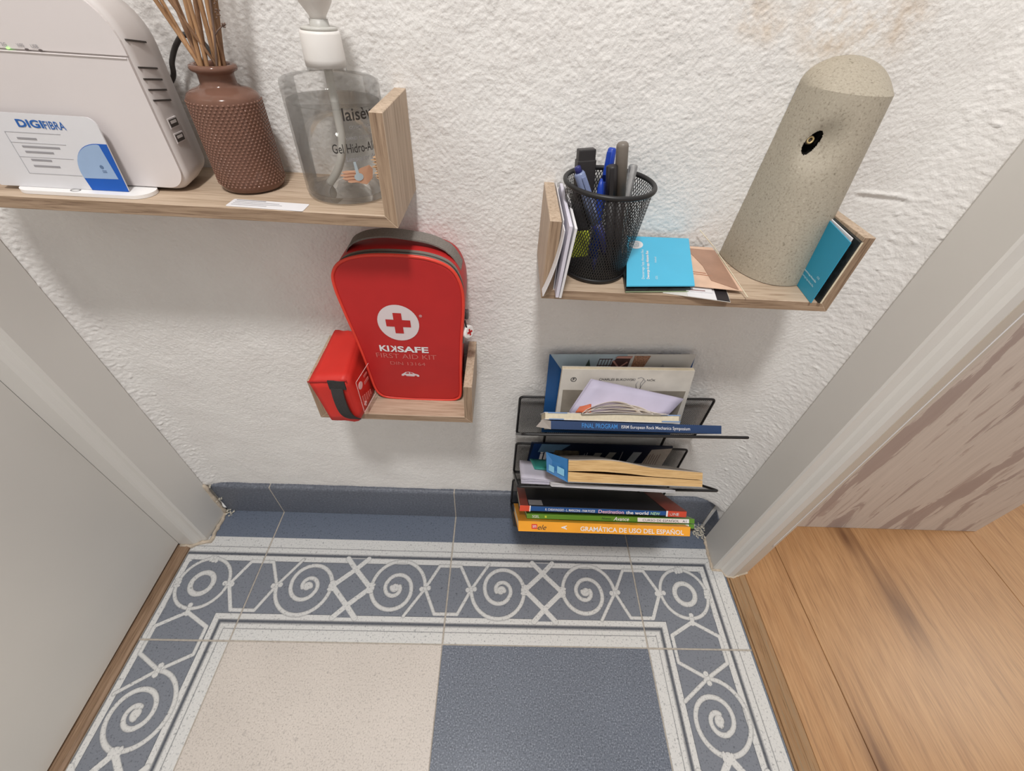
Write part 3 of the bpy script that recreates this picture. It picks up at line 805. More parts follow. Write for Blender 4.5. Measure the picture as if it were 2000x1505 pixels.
for x0, y, wd in ((0.036, 0.0303, 0.0125), (0.0362, 0.0254, 0.0245), (0.0362, 0.0222, 0.0185), (0.0370, 0.0173, 0.0135), (0.0364, 0.0135, 0.0175)):
    plate('print_line', fc, rect(x0, y, x0 + wd, y + 0.0011), m_grey, cd)
m_hair = plain('hairline_grey', (186, 186, 190), 0.5, var=0)
plates('frame_line', fc, [rect(0.030, 0.0343, 0.0660, 0.0346), rect(0.030, 0.0090, 0.0303, 0.0343), rect(0.030, 0.0090, 0.0660, 0.0093), rect(0.030, 0.0282, 0.0660, 0.0284), rect(0.030, 0.0195, 0.0660, 0.0197)], m_hair, cd)
plates('padlock_print', fc, [rect(0.0822, 0.0120, 0.0850, 0.0125), rect(0.0822, 0.0130, 0.0850, 0.0135), ell(0.0830, 0.0156, 0.0013, 0.0013, 12)], plain('slate_print', (92, 116, 150), 0.4, var=0), cd, 0.00042, 0.0005)
fb = Frame((0.0, -0.0655, zl + 0.0026), (1, 0, 0), (0, 1, 0))
lg = ell(0.0575, 0.0045, 0.0035, 0.0022, 20); li = ell(0.0575, 0.0045, 0.0027, 0.0015, 20)
V = [fb(x, y, 0.0002) for x, y in lg] + [fb(x, y, 0.0002) for x, y in li]
obj('stand_emblem', V, [(i, (i + 1) % 20, (i + 1) % 20 + 20, i + 20) for i in range(20)], plain('silver_print', (120, 118, 118), 0.4, var=0), rt)

# dark cable behind
cb = tube('power_cable', catmull([(0.112, -0.013, 0.600), (0.1120, -0.005, 0.6163), (0.1226, -0.002, 0.6287), (0.1262, -0.002, 0.6377), (0.1345, -0.002, 0.6479), (0.144, -0.003, 0.653), (0.156, -0.0035, 0.645), (0.164, -0.003, 0.60), (0.165, -0.0032, 0.5676)], 8), 0.0017, plain('dark_cable', (58, 54, 52), 0.5, var=0.05))
tag(cb, 'thin dark cable curving up the wall behind the router', 'cable')

# ------------------------------------------------------------------ brown hobnail diffuser bottle with reeds
m_brown = plain('brown_glass', (138, 102, 87), 0.12, var=0.10, scale=50, trans=0.34, ior=1.25, spec=0.8)
vx, vy = 0.1672, -0.0258
vz = zl + 0.0004
db = thing('diffuser_bottle', 'brown hobnail glass diffuser bottle between router and sanitizer', 'bottle', (vx, vy, vz))
prof = [(0.006, 0.0012), (0.0195, 0.0003), (0.0218, 0.0012), (0.0228, 0.0040), (0.0232, 0.0100), (0.0232, 0.0565), (0.0228, 0.0588), (0.0215, 0.0606), (0.0185, 0.0624), (0.0135, 0.0640), (0.0112, 0.0658), (0.0110, 0.0710), (0.0118, 0.0722),
        (0.0140, 0.0732), (0.0146, 0.0745), (0.0140, 0.0760), (0.0122, 0.0766), (0.0104, 0.0758), (0.0096, 0.0740), (0.0092, 0.0660), (0.0100, 0.0630), (0.0190, 0.0570), (0.0208, 0.050), (0.0208, 0.008), (0.004, 0.005)]
lathe('glass_body', vx, vy, [(r, vz + z) for r, z in prof], m_brown, db, 56)
V = []; F = []
nb = 46
for row in range(28):
    z = vz + 0.0055 + row * 0.0019
    for k in range(nb):
        a = 2 * math.pi * (k + 0.5 * (row % 2)) / nb
        if math.sin(a) > 0.55: continue
        R = 0.0231; c = Vector((vx + R * math.cos(a), vy + R * math.sin(a), z)); nrm = Vector((math.cos(a), math.sin(a), 0)); tx = Vector((-math.sin(a), math.cos(a), 0)); tz = Vector((0, 0, 1)); b = len(V)
        s = 0.00078
        for i in range(6):
            t = math.pi / 3 * i; V.append(c + (tx * math.cos(t) * 1.25 + tz * math.sin(t)) * s)
        for i in range(6):
            t = math.pi / 3 * i; V.append(c + (tx * math.cos(t) * 1.25 + tz * math.sin(t)) * s * 0.55 + nrm * 0.0006)
        V.append(c + nrm * 0.0008)
        for i in range(6):
            j = (i + 1) % 6; F += [(b + i, b + j, b + 6 + j, b + 6 + i), (b + 6 + i, b + 6 + j, b + 12)]
obj('hobnails', V, F, plain('brown_glass_bumps', (144, 107, 92), 0.08, var=0.04, trans=0.22, ior=1.25, spec=1.0), db, True, kind='stuff')
lathe('oil', vx, vy, [(0.003, vz + 0.0053), (0.0205, vz + 0.0083), (0.0205, vz + 0.030), (0.003, vz + 0.030)], plain('amber_oil', (150, 96, 66), 0.1, var=0, trans=0.6, ior=1.4), db, 40)
m_reed = wood('reed_tan', (176, 136, 100), (196, 156, 118), (132, 98, 70), 2, 700, 0.7)
m_reed2 = wood('reed_dark', (146, 112, 86), (164, 128, 98), (112, 84, 64), 2, 700, 0.7)
reeds = [((0.1560, -0.028), (0.1430, -0.028), 0.0017, 0), ((0.1600, -0.032), (0.1462, -0.024), 0.0015, 0), ((0.1575, -0.024), (0.1533, -0.020), 0.0018, 1), ((0.1612, -0.029), (0.1575, -0.026), 0.0016, 1),
         ((0.1628, -0.034), (0.1655, -0.030), 0.0017, 0), ((0.1655, -0.030), (0.1690, -0.022), 0.0019, 1), ((0.1680, -0.034), (0.1712, -0.034), 0.0015, 0), ((0.1700, -0.026), (0.1748, -0.028), 0.0018, 0),
         ((0.1740, -0.030), (0.1782, -0.026), 0.0017, 0), ((0.1722, -0.022), (0.1800, -0.020), 0.0020, 1), ((0.1755, -0.026), (0.1820, -0.027), 0.0020, 1), ((0.1745, -0.032), (0.1640, -0.040), 0.0012, 1)]
ORDW = ('first', 'second', 'third', 'fourth', 'fifth', 'sixth', 'seventh', 'eighth', 'ninth', 'tenth', 'eleventh', 'twelfth')
reed_order = sorted(range(len(reeds)), key=lambda i: reeds[i][1][0])
for ri_, ((ax, ay), (bx, by), r, dk) in enumerate(reeds):
    d = Vector((bx - ax, by - ay, 0.0325)); p0 = Vector((ax, ay, vz + 0.0758))
    d.normalize()
    axis0 = Vector((vx, vy, 0)); low = p0 - d * 0.064
    # keep the foot inside the bottle
    lo2 = Vector((low.x, low.y, 0)) - axis0
    if lo2.length > 0.0150: lo2 = lo2.normalized() * 0.0150
    low = Vector((axis0.x + lo2.x, axis0.y + lo2.y, vz + 0.0085))
    mid_off = Vector((p0.x - vx, p0.y - vy, 0))
    if mid_off.length > 0.0076: p0 = Vector((vx, vy, p0.z)) + mid_off.normalized() * 0.0076
    path = [low, p0 - Vector((0, 0, 0.010)) + Vector((low.x - p0.x, low.y - p0.y, 0)) * 0.12, p0, p0 + d * 0.06, p0 + d * 0.135]
    o = tube('reed_stick', path, r * 0.78, m_reed2 if dk else m_reed, None, 7)
    tag(o, '%s wooden reed stick in the brown bottle, %s from the left at the frame top' % ('darker' if dk else 'tan', ORDW[reed_order.index(ri_)]), 'reed', 'reeds in the brown diffuser bottle')
sp = thing('dried_sprig', 'dried brown flower sprig among the reeds in the brown bottle', 'sprig', (0.174, -0.03, vz + 0.076))
m_sprig = plain('dry_brown', (112, 92, 82), 0.9, var=0.15)
tube('stem', [(0.1700, -0.031, vz + 0.02), (0.1725, -0.0315, vz + 0.0745), (0.1785, -0.031, vz + 0.093), (0.1825, -0.029, vz + 0.112), (0.188, -0.028, vz + 0.150)], 0.0007, m_sprig, sp, 5)
tube('twig', [(0.1780, -0.0310, vz + 0.0915), (0.1815, -0.0312, vz + 0.0945), (0.1858, -0.0314, vz + 0.0972)], 0.0004, m_sprig, sp, 5)
V = []; F = []
for c in ((0.1845, -0.0313, vz + 0.0972), (0.1862, -0.0313, vz + 0.0968), (0.1868, -0.0313, vz + 0.0975), (0.1835, -0.030, vz + 0.1015), (0.1848, -0.0295, vz + 0.1045), (0.1840, -0.029, vz + 0.1075), (0.1852, -0.029, vz + 0.110), (0.1870, -0.029, vz + 0.113)):
    for j in range(4):
        q = Vector(c) + Vector((random.gauss(0, 0.0008), random.gauss(0, 0.0008), random.gauss(0, 0.0008))); b = len(V); s = 0.0006
        for d in ((1, 0, 0), (-1, 0, 0), (0, 1, 0), (0, -1, 0), (0, 0, 1), (0, 0, -1)): V.append(q + Vector(d) * s)
        for f in ((0, 2, 4), (2, 1, 4), (1, 3, 4), (3, 0, 4), (2, 0, 5), (1, 2, 5), (3, 1, 5), (0, 3, 5)): F.append(tuple(b + i for i in f))
obj('buds', V, F, m_sprig, sp, kind='stuff')

# ------------------------------------------------------------------ hand sanitizer bottle
sx_, sy_ = 0.2428, -0.0262; sz = zl + 0.0004
sb = thing('sanitizer_bottle', 'clear pump bottle of hand sanitizer gel at the right end of the long shelf', 'bottle', (sx_, sy_, sz))
def clear(name, tint, milky, rough=0.04, refl=1.0):
    m = bpy.data.materials.new(name); m.use_nodes = True; t = m.node_tree; t.nodes.clear()
    out = N(t, 'ShaderNodeOutputMaterial'); tr = N(t, 'ShaderNodeBsdfTransparent'); gl = N(t, 'ShaderNodeBsdfGlossy'); df = N(t, 'ShaderNodeBsdfTranslucent')
    gl.inputs['Roughness'].default_value = rough; df.inputs['Color'].default_value = (0.8, 0.8, 0.79, 1)
    f = noise(t, 40); t.links.new(ramp(t, f, [(0.3, tuple(v * 0.97 for v in tint[:3]) + (1,)), (0.7, tint)]), tr.inputs['Color'])
    fr = N(t, 'ShaderNodeFresnel'); fr.inputs['IOR'].default_value = 1.38
    mu = N(t, 'ShaderNodeMath', operation='MULTIPLY'); mu.inputs[1].default_value = refl; t.links.new(fr.outputs[0], mu.inputs[0])
    m1 = N(t, 'ShaderNodeMixShader'); t.links.new(mu.outputs[0], m1.inputs[0]); t.links.new(tr.outputs[0], m1.inputs[1]); t.links.new(gl.outputs[0], m1.inputs[2])
    m2 = N(t, 'ShaderNodeMixShader'); m2.inputs[0].default_value = milky; t.links.new(m1.outputs[0], m2.inputs[1]); t.links.new(df.outputs[0], m2.inputs[2])
    t.links.new(m2.outputs[0], out.inputs[0]); return m
m_pet = clear('clear_plastic', (0.992, 0.992, 0.99, 1), 0.04, 0.04, 0.55); m_gel = clear('clear_gel', (0.982, 0.978, 0.972, 1), 0.03, 0.03, 0.6)
R0 = 0.0322
prof = [(0.004, 0.0022), (0.018, 0.0016), (0.0285, 0.0002), (R0 - 0.0008, 0.0012), (R0, 0.0040), (R0, 0.0702), (R0 - 0.0006, 0.0720), (R0 - 0.0024, 0.0732), (0.0200, 0.0742), (0.0138, 0.0750), (0.0126, 0.0762), (0.0124, 0.0790), (0.0124, 0.0830)]
inner = [(r - 0.0011, z) for r, z in prof[::-1] if z > 0.003] + [(0.024, 0.0030), (0.004, 0.0036)]
lathe('bottle_shell', sx_, sy_, [(r, sz + z) for r, z in prof], m_pet, sb, 64, cap=(True, False))
lathe('gel', sx_, sy_, [(0.002, sz + 0.0040), (0.026, sz + 0.0034), (R0 - 0.0016, sz + 0.0050), (R0 - 0.0014, sz + 0.0608), (R0 - 0.0030, sz + 0.0600), (0.002, sz + 0.0597)], m_gel, sb, 64)
m_cap = plain('frosted_white_plastic', (228, 224, 220), 0.45, var=0.02); m_pump = plain('pump_translucent', (224, 222, 216), 0.4, var=0.02, trans=0.35)
lathe('collar', sx_, sy_, [(0.0110, sz + 0.0790), (0.0128, sz + 0.0792), (0.0129, sz + 0.0835), (0.0124, sz + 0.0960), (0.0118, sz + 0.0975), (0.0080, sz + 0.0982), (0.0060, sz + 0.0982)], m_cap, sb, 48)
lathe('collar_rim', sx_, sy_, [(0.0090, sz + 0.0975), (0.0112, sz + 0.0978), (0.0112, sz + 0.0992), (0.0080, sz + 0.0995)], m_pump, sb, 40)
lathe('pump_stem', sx_ + 0.0008, sy_, [(0.0040, sz + 0.1015), (0.0046, sz + 0.1022), (0.0052, sz + 0.1045), (0.0095, sz + 0.1105), (0.0125, sz + 0.1170), (0.0130, sz + 0.1290), (0.0110, sz + 0.1320)], m_cap, sb, 32)
lathe('pump_shaft', sx_ + 0.0008, sy_, [(0.0062, sz + 0.0975), (0.0060, sz + 0.0990), (0.0056, sz + 0.1030)], m_pump, sb, 24)
tube('dip_tube', catmull([(sx_ + 0.0005, sy_, sz + 0.078), (sx_ + 0.0008, sy_ - 0.001, sz + 0.055), (sx_ + 0.0008, sy_ - 0.002, sz + 0.035), (sx_ - 0.005, sy_ - 0.003, sz + 0.018), (sx_ - 0.015, sy_ - 0.004, sz + 0.0055)], 8), 0.0028, m_pump, sb, 12)
def cyl(x, y, h=0.0):
    a = -math.pi / 2 + (x - sx_) / R0
    return Vector((sx_ + (R0 + 0.0003 + h) * math.cos(a), sy_ + (R0 + 0.0003 + h) * math.sin(a), y))
m_tx = plain('black_bottle_print', (58, 54, 52), 0.6, var=0)
def al(x): return sx_ + R0 * math.asin(max(-1, min(1, (x - sx_) / R0)))
text('lettering', 'laisève', cyl, al(0.2565), 0.6195, 0.0250, 0.0073, m_tx, sb, off=0.012)
text('lettering', 'COSMETICS', cyl, al(0.2590), 0.6150, 0.0150, 0.0017, m_grey, sb)
text('lettering', 'HAND CLEANER', cyl, al(0.2560), 0.6085, 0.0200, 0.0019, m_grey, sb)
text('lettering', 'Gel Hidro-Alcohólico', cyl, al(0.2465), 0.6005, 0.0460, 0.0058, m_tx, sb, off=0.008)
text('lettering', 'Limpiador de manos', cyl, al(0.2540), 0.5945, 0.0330, 0.0039, m_grey, sb, off=0.005)
m_skin = plain('printed_skin_tone', (206, 160, 132), 0.6, var=0.05); m_skinl = plain('printed_brown_outline', (150, 104, 84), 0.6, var=0); m_jet = plain('printed_pale_blue', (176, 190, 198), 0.5, var=0)
def cplate(name, pts, mat, h=0.0):
    # fan of small pieces so that the print bends with the bottle
    cxm = sum(q[0] for q in pts) / len(pts); cym = sum(q[1] for q in pts) / len(pts); n = len(pts)
    rings = 4; V = [cyl(cxm, cym, h)]; F = []
    for r in range(1, rings + 1):
        for x, y in pts: V.append(cyl(cxm + (x - cxm) * r / rings, cym + (y - cym) * r / rings, h))
    for i in range(n): F.append((0, 1 + i, 1 + (i + 1) % n))
    for r in range(rings - 1):
        for i in range(n): F.append((1 + r * n + i, 1 + (r + 1) * n + i, 1 + (r + 1) * n + (i + 1) % n, 1 + r * n + (i + 1) % n))
    return obj(name, V, F, mat, sb)
hx, hz = al(0.2585), 0.5855
cplate('palm_print', [(hx - 0.002, hz - 0.004), (hx + 0.006, hz - 0.0065), (hx + 0.011, hz - 0.003), (hx + 0.0125, hz + 0.003), (hx + 0.010, hz + 0.006), (hx + 0.003, hz + 0.005), (hx - 0.002, hz + 0.001)], m_skin, 0.0)
for k, (dz, l) in enumerate(((0.0028, 0.0095), (0.0008, 0.0110), (-0.0013, 0.0100), (-0.0034, 0.0070))):
    cplate('finger_print', [(hx + 0.001, hz + dz - 0.0009), (hx + 0.001, hz + dz + 0.0009), (hx - l * 0.7, hz + dz + 0.0013), (hx - l, hz + dz + 0.0008), (hx - l, hz + dz - 0.0002), (hx - l * 0.7, hz + dz - 0.0007)], m_skin, 0.0001)
for k, dz in enumerate((0.0018, -0.0003, -0.0024)):
    cplate('outline_print', [(hx + 0.002, hz + dz - 0.00018), (hx + 0.002, hz + dz + 0.00018), (hx - 0.009, hz + dz + 0.0004), (hx - 0.009, hz + dz)], m_skinl, 0.0002)
cplate('jet_print', [(hx - 0.0006, hz), (hx + 0.0018, hz), (hx + 0.0006, hz + 0.0095), (hx - 0.0010, hz + 0.0095)], m_jet, 0.0003)
cplate('jet_print', ell(hx + 0.001, hz - 0.0006, 0.0032, 0.0026, 14), m_jet, 0.0003)

# ------------------------------------------------------------------ right shelf: letters, pen cup, pens
lt = thing('letters', 'thin stack of white letters standing against the left side of the right shelf', 'letters', (0.411, -0.04, zr))
def sheet(name, x0, x1, yb0, yf, z0, z1, mat, parent, lean=0.0, curl=0.0, th=0.0006):
    V = []; n = 8
    for i in range(n + 1):
        t = i / n; z = z0 + (z1 - z0) * t
        dx = lean * t + curl * (1 - t) ** 2
        V += [(x0 + dx, yf, z), (x0 + dx + th, yf, z), (x0 + dx + th, yb0, z), (x0 + dx, yb0, z)]
    F = []
    for i in range(n):
        for k in range(4): F.append((i * 4 + k, i * 4 + (k + 1) % 4, (i + 1) * 4 + (k + 1) % 4, (i + 1) * 4 + k))
    F += [(3, 2, 1, 0), (n * 4, n * 4 + 1, n * 4 + 2, n * 4 + 3)]
    return obj(name, V, F, mat, parent)
xi = 0.3975 + TH
sheet('letter', xi + 0.0003, 0, 0.004, -0.0722, zr + 0.0002, zr + 0.0575, m_paper, lt, 0.0004, -0.0)
sheet('letter', xi - 0.0005, 0, -0.0727, -0.0835, zr + 0.0003, zr + 0.0545, m_paper, lt, 0.0014, -0.0085)
sheet('letter', xi + 0.0014, 0, 0.002, -0.0840, zr + 0.0002, zr + 0.0580, plain('lilac_paper', (212, 208, 220), 0.75, var=0.03), lt, 0.0026, 0.0, 0.0024)
sheet('letter', xi + 0.0042, 0, 0.002, -0.0845, zr + 0.0002, zr + 0.0570, m_paper, lt, 0.0038, 0.0, 0.0018)

ccx, ccy = 0.4440, -0.0338
cup = thing('pen_cup', 'black wire mesh pen cup on the left of the right shelf', 'pen cup', (ccx, ccy, zr))
RB, RT, ZC0, ZC1 = 0.0268, 0.0338, zr + 0.0008, zr + 0.0722
def cone(a, t): r = RB + (RT - RB) * t; return Vector((ccx + r * math.cos(a), ccy + r * math.sin(a), ZC0 + (ZC1 - ZC0) * t))
V = []; F = []
NS = 84; twist = 1.15; segs = 14; hw = 0.010
for s in (1, -1):
    for k in range(NS):
        a0 = 2 * math.pi * k / NS
        b = len(V)
        for i in range(segs + 1):
            t = i / segs; a = a0 + s * twist * t
            r = RB + (RT - RB) * t; da = 0.00040 / r
            V += [cone(a - da, t), cone(a + da, t)]
        for i in range(segs): F.append((b + 2 * i, b + 2 * i + 1, b + 2 * i + 3, b + 2 * i + 2))
obj('wire_mesh', V, F, m_mesh, cup, kind='stuff')
def circ(r, z, n=48, cx=ccx, cy=ccy): return [(cx + r * math.cos(2 * math.pi * k / n), cy + r * math.sin(2 * math.pi * k / n), z) for k in range(n)]
tube('rim', circ(RT + 0.0002, ZC1 + 0.0004, 64), 0.0019, m_black, cup, 12, True)
lathe('base', ccx, ccy, [(0.001, zr + 0.0003), (RB + 0.0004, zr + 0.0003), (RB + 0.0012, zr + 0.0030), (RB + 0.0006, zr + 0.0042), (RB - 0.0004, zr + 0.0036), (RB - 0.001, zr + 0.0012), (0.001, zr + 0.0012)], m_black, cup, 48)

zp = zr + 0.0014
def pen_axis(top, bot): return Vector(bot), (Vector(top) - Vector(bot)).normalized(), (Vector(top) - Vector(bot)).length
def pen(name, label, top, bot, parts, cat='pen', group=None):
    """parts: (partname, material, [(t, r)...]) with t as distance from the top downwards"""
    b, d, L = pen_axis(top, bot); r = thing(name, label, cat, tuple(b), group)
    T_ = Vector(top)
    for nm, mat, prof in parts:
        path = [T_ - d * t for t, _ in prof]
        V, F = tube_geo(path, [max(1e-4, q[1]) for q in prof], 14)
        obj(nm, V, F, mat, r, True)
    return r, T_, d, L
m_blkp = plain('black_plastic', (44, 41, 42), 0.45, var=0.04); m_gryp = plain('grey_plastic', (116, 108, 100), 0.4, var=0.04); m_blue = plain('blue_plastic', (32, 66, 168), 0.35, var=0.04)
m_navy = plain('navy_plastic', (44, 46, 108), 0.35, var=0.04); m_clr = plain('clear_pen_plastic', (214, 214, 214), 0.15, var=0, trans=0.75, ior=1.3); m_pale = plain('pale_blue_plastic', (150, 164, 204), 0.25, var=0.03, trans=0.3)
m_yel = plain('highlighter_yellow', (196, 206, 62), 0.5, var=0.04)
# flat dark highlighter
hlr = thing('highlighter', 'flat dark grey highlighter with a yellow end standing at the back left of the cup', 'highlighter', (0.4265, -0.030, zp))
def tiltbox(name, top, bot, ux, wx, wy, t0, t1, mat, parent, bev=0.0008, taper=1.0):
    b, d, L = pen_axis(top, bot); T_ = Vector(top); ux = (Vector(ux) - d * Vector(ux).dot(d)).normalized(); uy = d.cross(ux)
    c = []
    for t, k in ((t0, 1.0), (t1, taper)):
        o = T_ - d * t
        c += [o - ux * wx * k - uy * wy * k, o + ux * wx * k - uy * wy * k, o + ux * wx * k + uy * wy * k, o - ux * wx * k + uy * wy * k]
    return hexa(name, c, mat, parent, bev)
ht, hb = (0.4228, -0.0300, 0.6055), (0.4300, -0.0370, zp + 0.0005)
tiltbox('body', ht, hb, (1, 0.16, 0), 0.0071, 0.0046, 0.007, 0.0580, m_blkp, hlr)
tiltbox('clip_end', ht, hb, (1, 0.16, 0), 0.0065, 0.0038, 0.0, 0.0082, m_blkp, hlr)
tiltbox('yellow_end', ht, hb, (1, 0.16, 0), 0.0074, 0.0048, 0.0590, 0.0810, m_yel, hlr)
tiltbox('collar', ht, hb, (1, 0.16, 0), 0.0060, 0.0038, 0.057, 0.061, m_blkp, hlr, 0.0003)
# translucent blue click pen leaning to the left
pr_, T_, d_, L_ = pen('click_pen', 'pale blue translucent click pen with navy button leaning left in the cup', (0.4162, -0.0400, 0.5960), (0.4600, -0.0420, zp + 0.001),
    [('barrel', m_pale, [(0.0045, 0.0034), (0.006, 0.0041), (0.030, 0.0044), (0.046, 0.0042)]), ('button', m_navy, [(0.0, 0.0018), (0.0006, 0.0024), (0.0052, 0.0026)]),
     ('grip', m_navy, [(0.046, 0.0043), (0.070, 0.0040), (0.076, 0.0028)]), ('tip', m_navy, [(0.076, 0.0026), (0.086, 0.0008)])])
tiltbox('clip', T_ + Vector((0.0015, -0.0044, 0.0015)), T_ - d_ * 0.05 + Vector((0.0015, -0.0052, 0.0015)), (1, 0, 0), 0.0014, 0.0006, 0.008, 0.036, m_pale, pr_, 0.0003)
# blue ballpoint cap up
pr_, T_, d_, L_ = pen('ballpoint_pen', 'blue capped ballpoint pen behind the grey marker', (0.4432, -0.0235, 0.6055), (0.4400, -0.0370, zp + 0.0005),
    [('cap', m_blue, [(0.0, 0.0022), (0.001, 0.0032), (0.012, 0.0036), (0.022, 0.0038)]), ('barrel', m_blue, [(0.022, 0.0030), (0.075, 0.0030), (0.084, 0.0008)])])
tiltbox('cap_clip', T_ + Vector((-0.0026, -0.0030, 0)), T_ - d_ * 0.05 + Vector((-0.0026, -0.0034, 0)), (1, 0, 0), 0.0016, 0.0007, 0.002, 0.018, m_blue, pr_, 0.0003)
# short black pen
pr_, T_, d_, L_ = pen('black_pen', 'short black pen with a clip just left of the grey marker', (0.4415, -0.0405, 0.5985), (0.4560, -0.0440, zp + 0.0005),
    [('cap', m_blkp, [(0.0, 0.0030), (0.0008, 0.0042), (0.024, 0.0044)]), ('barrel', m_blkp, [(0.024, 0.0036), (0.075, 0.0034), (0.0835, 0.0009)])])
tiltbox('cap_clip', T_ + Vector((-0.0006, -0.0040, 0)), T_ - d_ * 0.05 + Vector((-0.0006, -0.0044, 0)), (1, 0, 0), 0.0015, 0.0006, 0.001, 0.022, m_blkp, pr_, 0.0003)
pen('blue_pencil', 'slim bright blue pen half hidden left of the black pen', (0.4362, -0.0380, 0.5880), (0.4425, -0.0480, zp + 0.0005), [('barrel', m_blue, [(0.0, 0.0008), (0.006, 0.0026), (0.060, 0.0026)]), ('tip', m_navy, [(0.060, 0.0024), (0.0735, 0.0006)])])
# tall grey marker
pen('marker_pen', 'tallest pen in the cup, a grey brown marker with rounded top', (0.4462, -0.0385, 0.6135), (0.4630, -0.0395, zp + 0.0005),
    [('cap', m_gryp, [(0.0, 0.0014), (0.0004, 0.0030), (0.0014, 0.0040), (0.003, 0.0044), (0.040, 0.0045)]), ('barrel', m_blkp, [(0.040, 0.0042), (0.0965, 0.0042), (0.0985, 0.003)])])
# clear ballpoint barrel
pen('clear_pen', 'clear empty plastic pen barrel leaning right in the cup', (0.4598, -0.0310, 0.5965), (0.4620, -0.0330, zp + 0.0005),
    [('barrel', m_clr, [(0.0, 0.0030), (0.0008, 0.0034), (0.060, 0.0032)]), ('refill', plain('white_refill', (226, 224, 222), 0.4, var=0), [(0.001, 0.0012), (0.070, 0.0012)]), ('tip', m_clr, [(0.060, 0.0030), (0.081, 0.0008)])])

# ------------------------------------------------------------------ leaflets lying and standing on the right shelf
m_cyan = plain('cyan_print', (78, 182, 218), 0.3, var=0.03, scale=30); m_cyan2 = plain('teal_blue_print', (40, 146, 180), 0.35, var=0.03, scale=30); m_cyte = plain('cyan_small_text', (206, 232, 240), 0.5, var=0)
m_night = plain('dark_photo_print', (36, 42, 44), 0.4, var=0.5, scale=220); m_grn = plain('green_leaflet_edge', (150, 166, 132), 0.5, var=0.1)
def flat_leaf(name, label, quad, z0, th, mat, cat='leaflet', lift=(0, 0, 0, 0)):
    r = thing(name, label, cat, (quad[0][0], quad[0][1], z0))
    c = [(x, y, z0 + l) for (x, y), l in zip(quad, lift)] + [(x, y, z0 + th + l) for (x, y), l in zip(quad, lift)]
    hexa('sheet', c, mat, r); return r
m_pap2 = plain('grey_white_card', (214, 210, 204), 0.6, var=0.03)
zz = zr + 0.0003
r = flat_leaf('business_card', 'white and black card sticking out under the brown leaflet', [(0.498, -0.070), (0.5515, -0.0795), (0.5580, -0.045), (0.505, -0.036)], zz, 0.0004, m_pap2, 'card')
ff = Frame((0.498, -0.070, zz + 0.0004), (0.0535, -0.0095, 0), (0.0095, 0.0535, 0))
plate('black_strip', ff, rect(0.0435, 0.0002, 0.0540, 0.0335), plain('black_card_print', (40, 36, 40), 0.5, var=0.05), r)
plate('white_field', ff, rect(0.020, 0.0002, 0.0435, 0.0335), m_paper, r)
r = flat_leaf('folded_leaflet', 'thin folded white leaflet between the brown leaflet and the white card', [(0.500, -0.0655), (0.540, -0.0685), (0.546, -0.020), (0.506, -0.016)], zz + 0.0007, 0.0012, m_paper)
plate('red_line', Frame((0.500, -0.0655, zz + 0.0019), (0.04, -0.003, 0), (0.003, 0.04, 0)), rect(0.004, 0.001, 0.034, 0.0018), plain('maroon_print', (120, 64, 58), 0.5, var=0), r)
m_peach = plain('peach_print', (216, 182, 158), 0.35, var=0.12, scale=60); m_brn = plain('brown_print', (164, 128, 108), 0.35, var=0.12, scale=60)
zb = zz + 0.0022
r = flat_leaf('tan_leaflet', 'peach and brown printed leaflet lying between cyan leaflet and dispenser', [(0.5180, -0.0620), (0.5655, -0.0665), (0.5610, 0.0015), (0.5170, 0.0015)], zb, 0.0005, m_peach, lift=(0.0012, 0.0010, 0.0058, 0.0058))
ff = Frame((0.5180, -0.0620, zb + 0.0017), (0.0440, -0.0070, -0.0002), (0.004, 0.0650, 0.0046))
plate('brown_field', ff, [(0.024, 0.012), (0.0445, 0.0035), (0.0400, 0.064), (0.0, 0.061), (0.0, 0.052), (0.016, 0.052), (0.022, 0.034)], m_brn, r, 0.0, 0.0003)
plates('print_line', ff, [rect(0.004, 0.022, 0.022, 0.0228), rect(0.004, 0.019, 0.027, 0.0196)], plain('rust_print', (176, 122, 96), 0.5, var=0), r, 0.0, 0.0003)
tube('folded_edge', [(0.5668, -0.0745, zb + 0.0005), (0.5625, 0.0015, zb + 0.0068), (0.5440, 0.0030, zb + 0.0215)], 0.0004, m_cream, r, 6)
zc = zb + 0.0036
r = flat_leaf('photo_leaflet', 'dark photo leaflet with green edge lying right under the cyan leaflet', [(0.4660, -0.0722), (0.5215, -0.0665), (0.5240, -0.006), (0.4725, -0.010)], zz + 0.0006, 0.0030, m_night)
plates('green_edge', Frame((0.4660, -0.0722, zz + 0.0006), (0.0555, 0.0057, 0), (0, 0, 1)), [rect(0.0, 0.0, 0.0556, 0.0008)], m_grn, r, 0.00002, 0.0004)
r = flat_leaf('cyan_leaflet', 'cyan leaflet lying flat in front of the wall, right of the pen cup', [(0.4655, -0.0725), (0.5235, -0.0668), (0.5365, 0.0030), (0.4780, 0.0010)], zc, 0.0010, m_cyan, lift=(0.0, 0.0, 0.0085, 0.0085))
zt_ = zc + 0.0010
e1 = Vector((0.0580, 0.0057, 0)); e2 = Vector((0.0127, 0.0735, 0.0085))
ff = Frame((0.4655, -0.0725, zt_), e1, e2)
text('lettering', "Descarrega l'app Alacant Bus", ff, 0.0128, 0.0085, 0.0030, 0.0440, m_cyte, r, rot=90, off=0.01)
text('lettering', 'Descarga la app Alicante Bus', ff, 0.0172, 0.0085, 0.0030, 0.0420, m_wprint, r, rot=90, off=0.03)
text('lettering', 'iOS', ff, 0.0246, 0.0082, 0.0020, 0.0045, m_cyte, r, rot=90)
text('lettering', 'Android', ff, 0.0246, 0.0320, 0.0020, 0.0090, m_cyte, r, rot=90)
plate('white_badge', ff, ell(0.0085, 0.0605, 0.0065, 0.0066, 24), m_wprint, r)
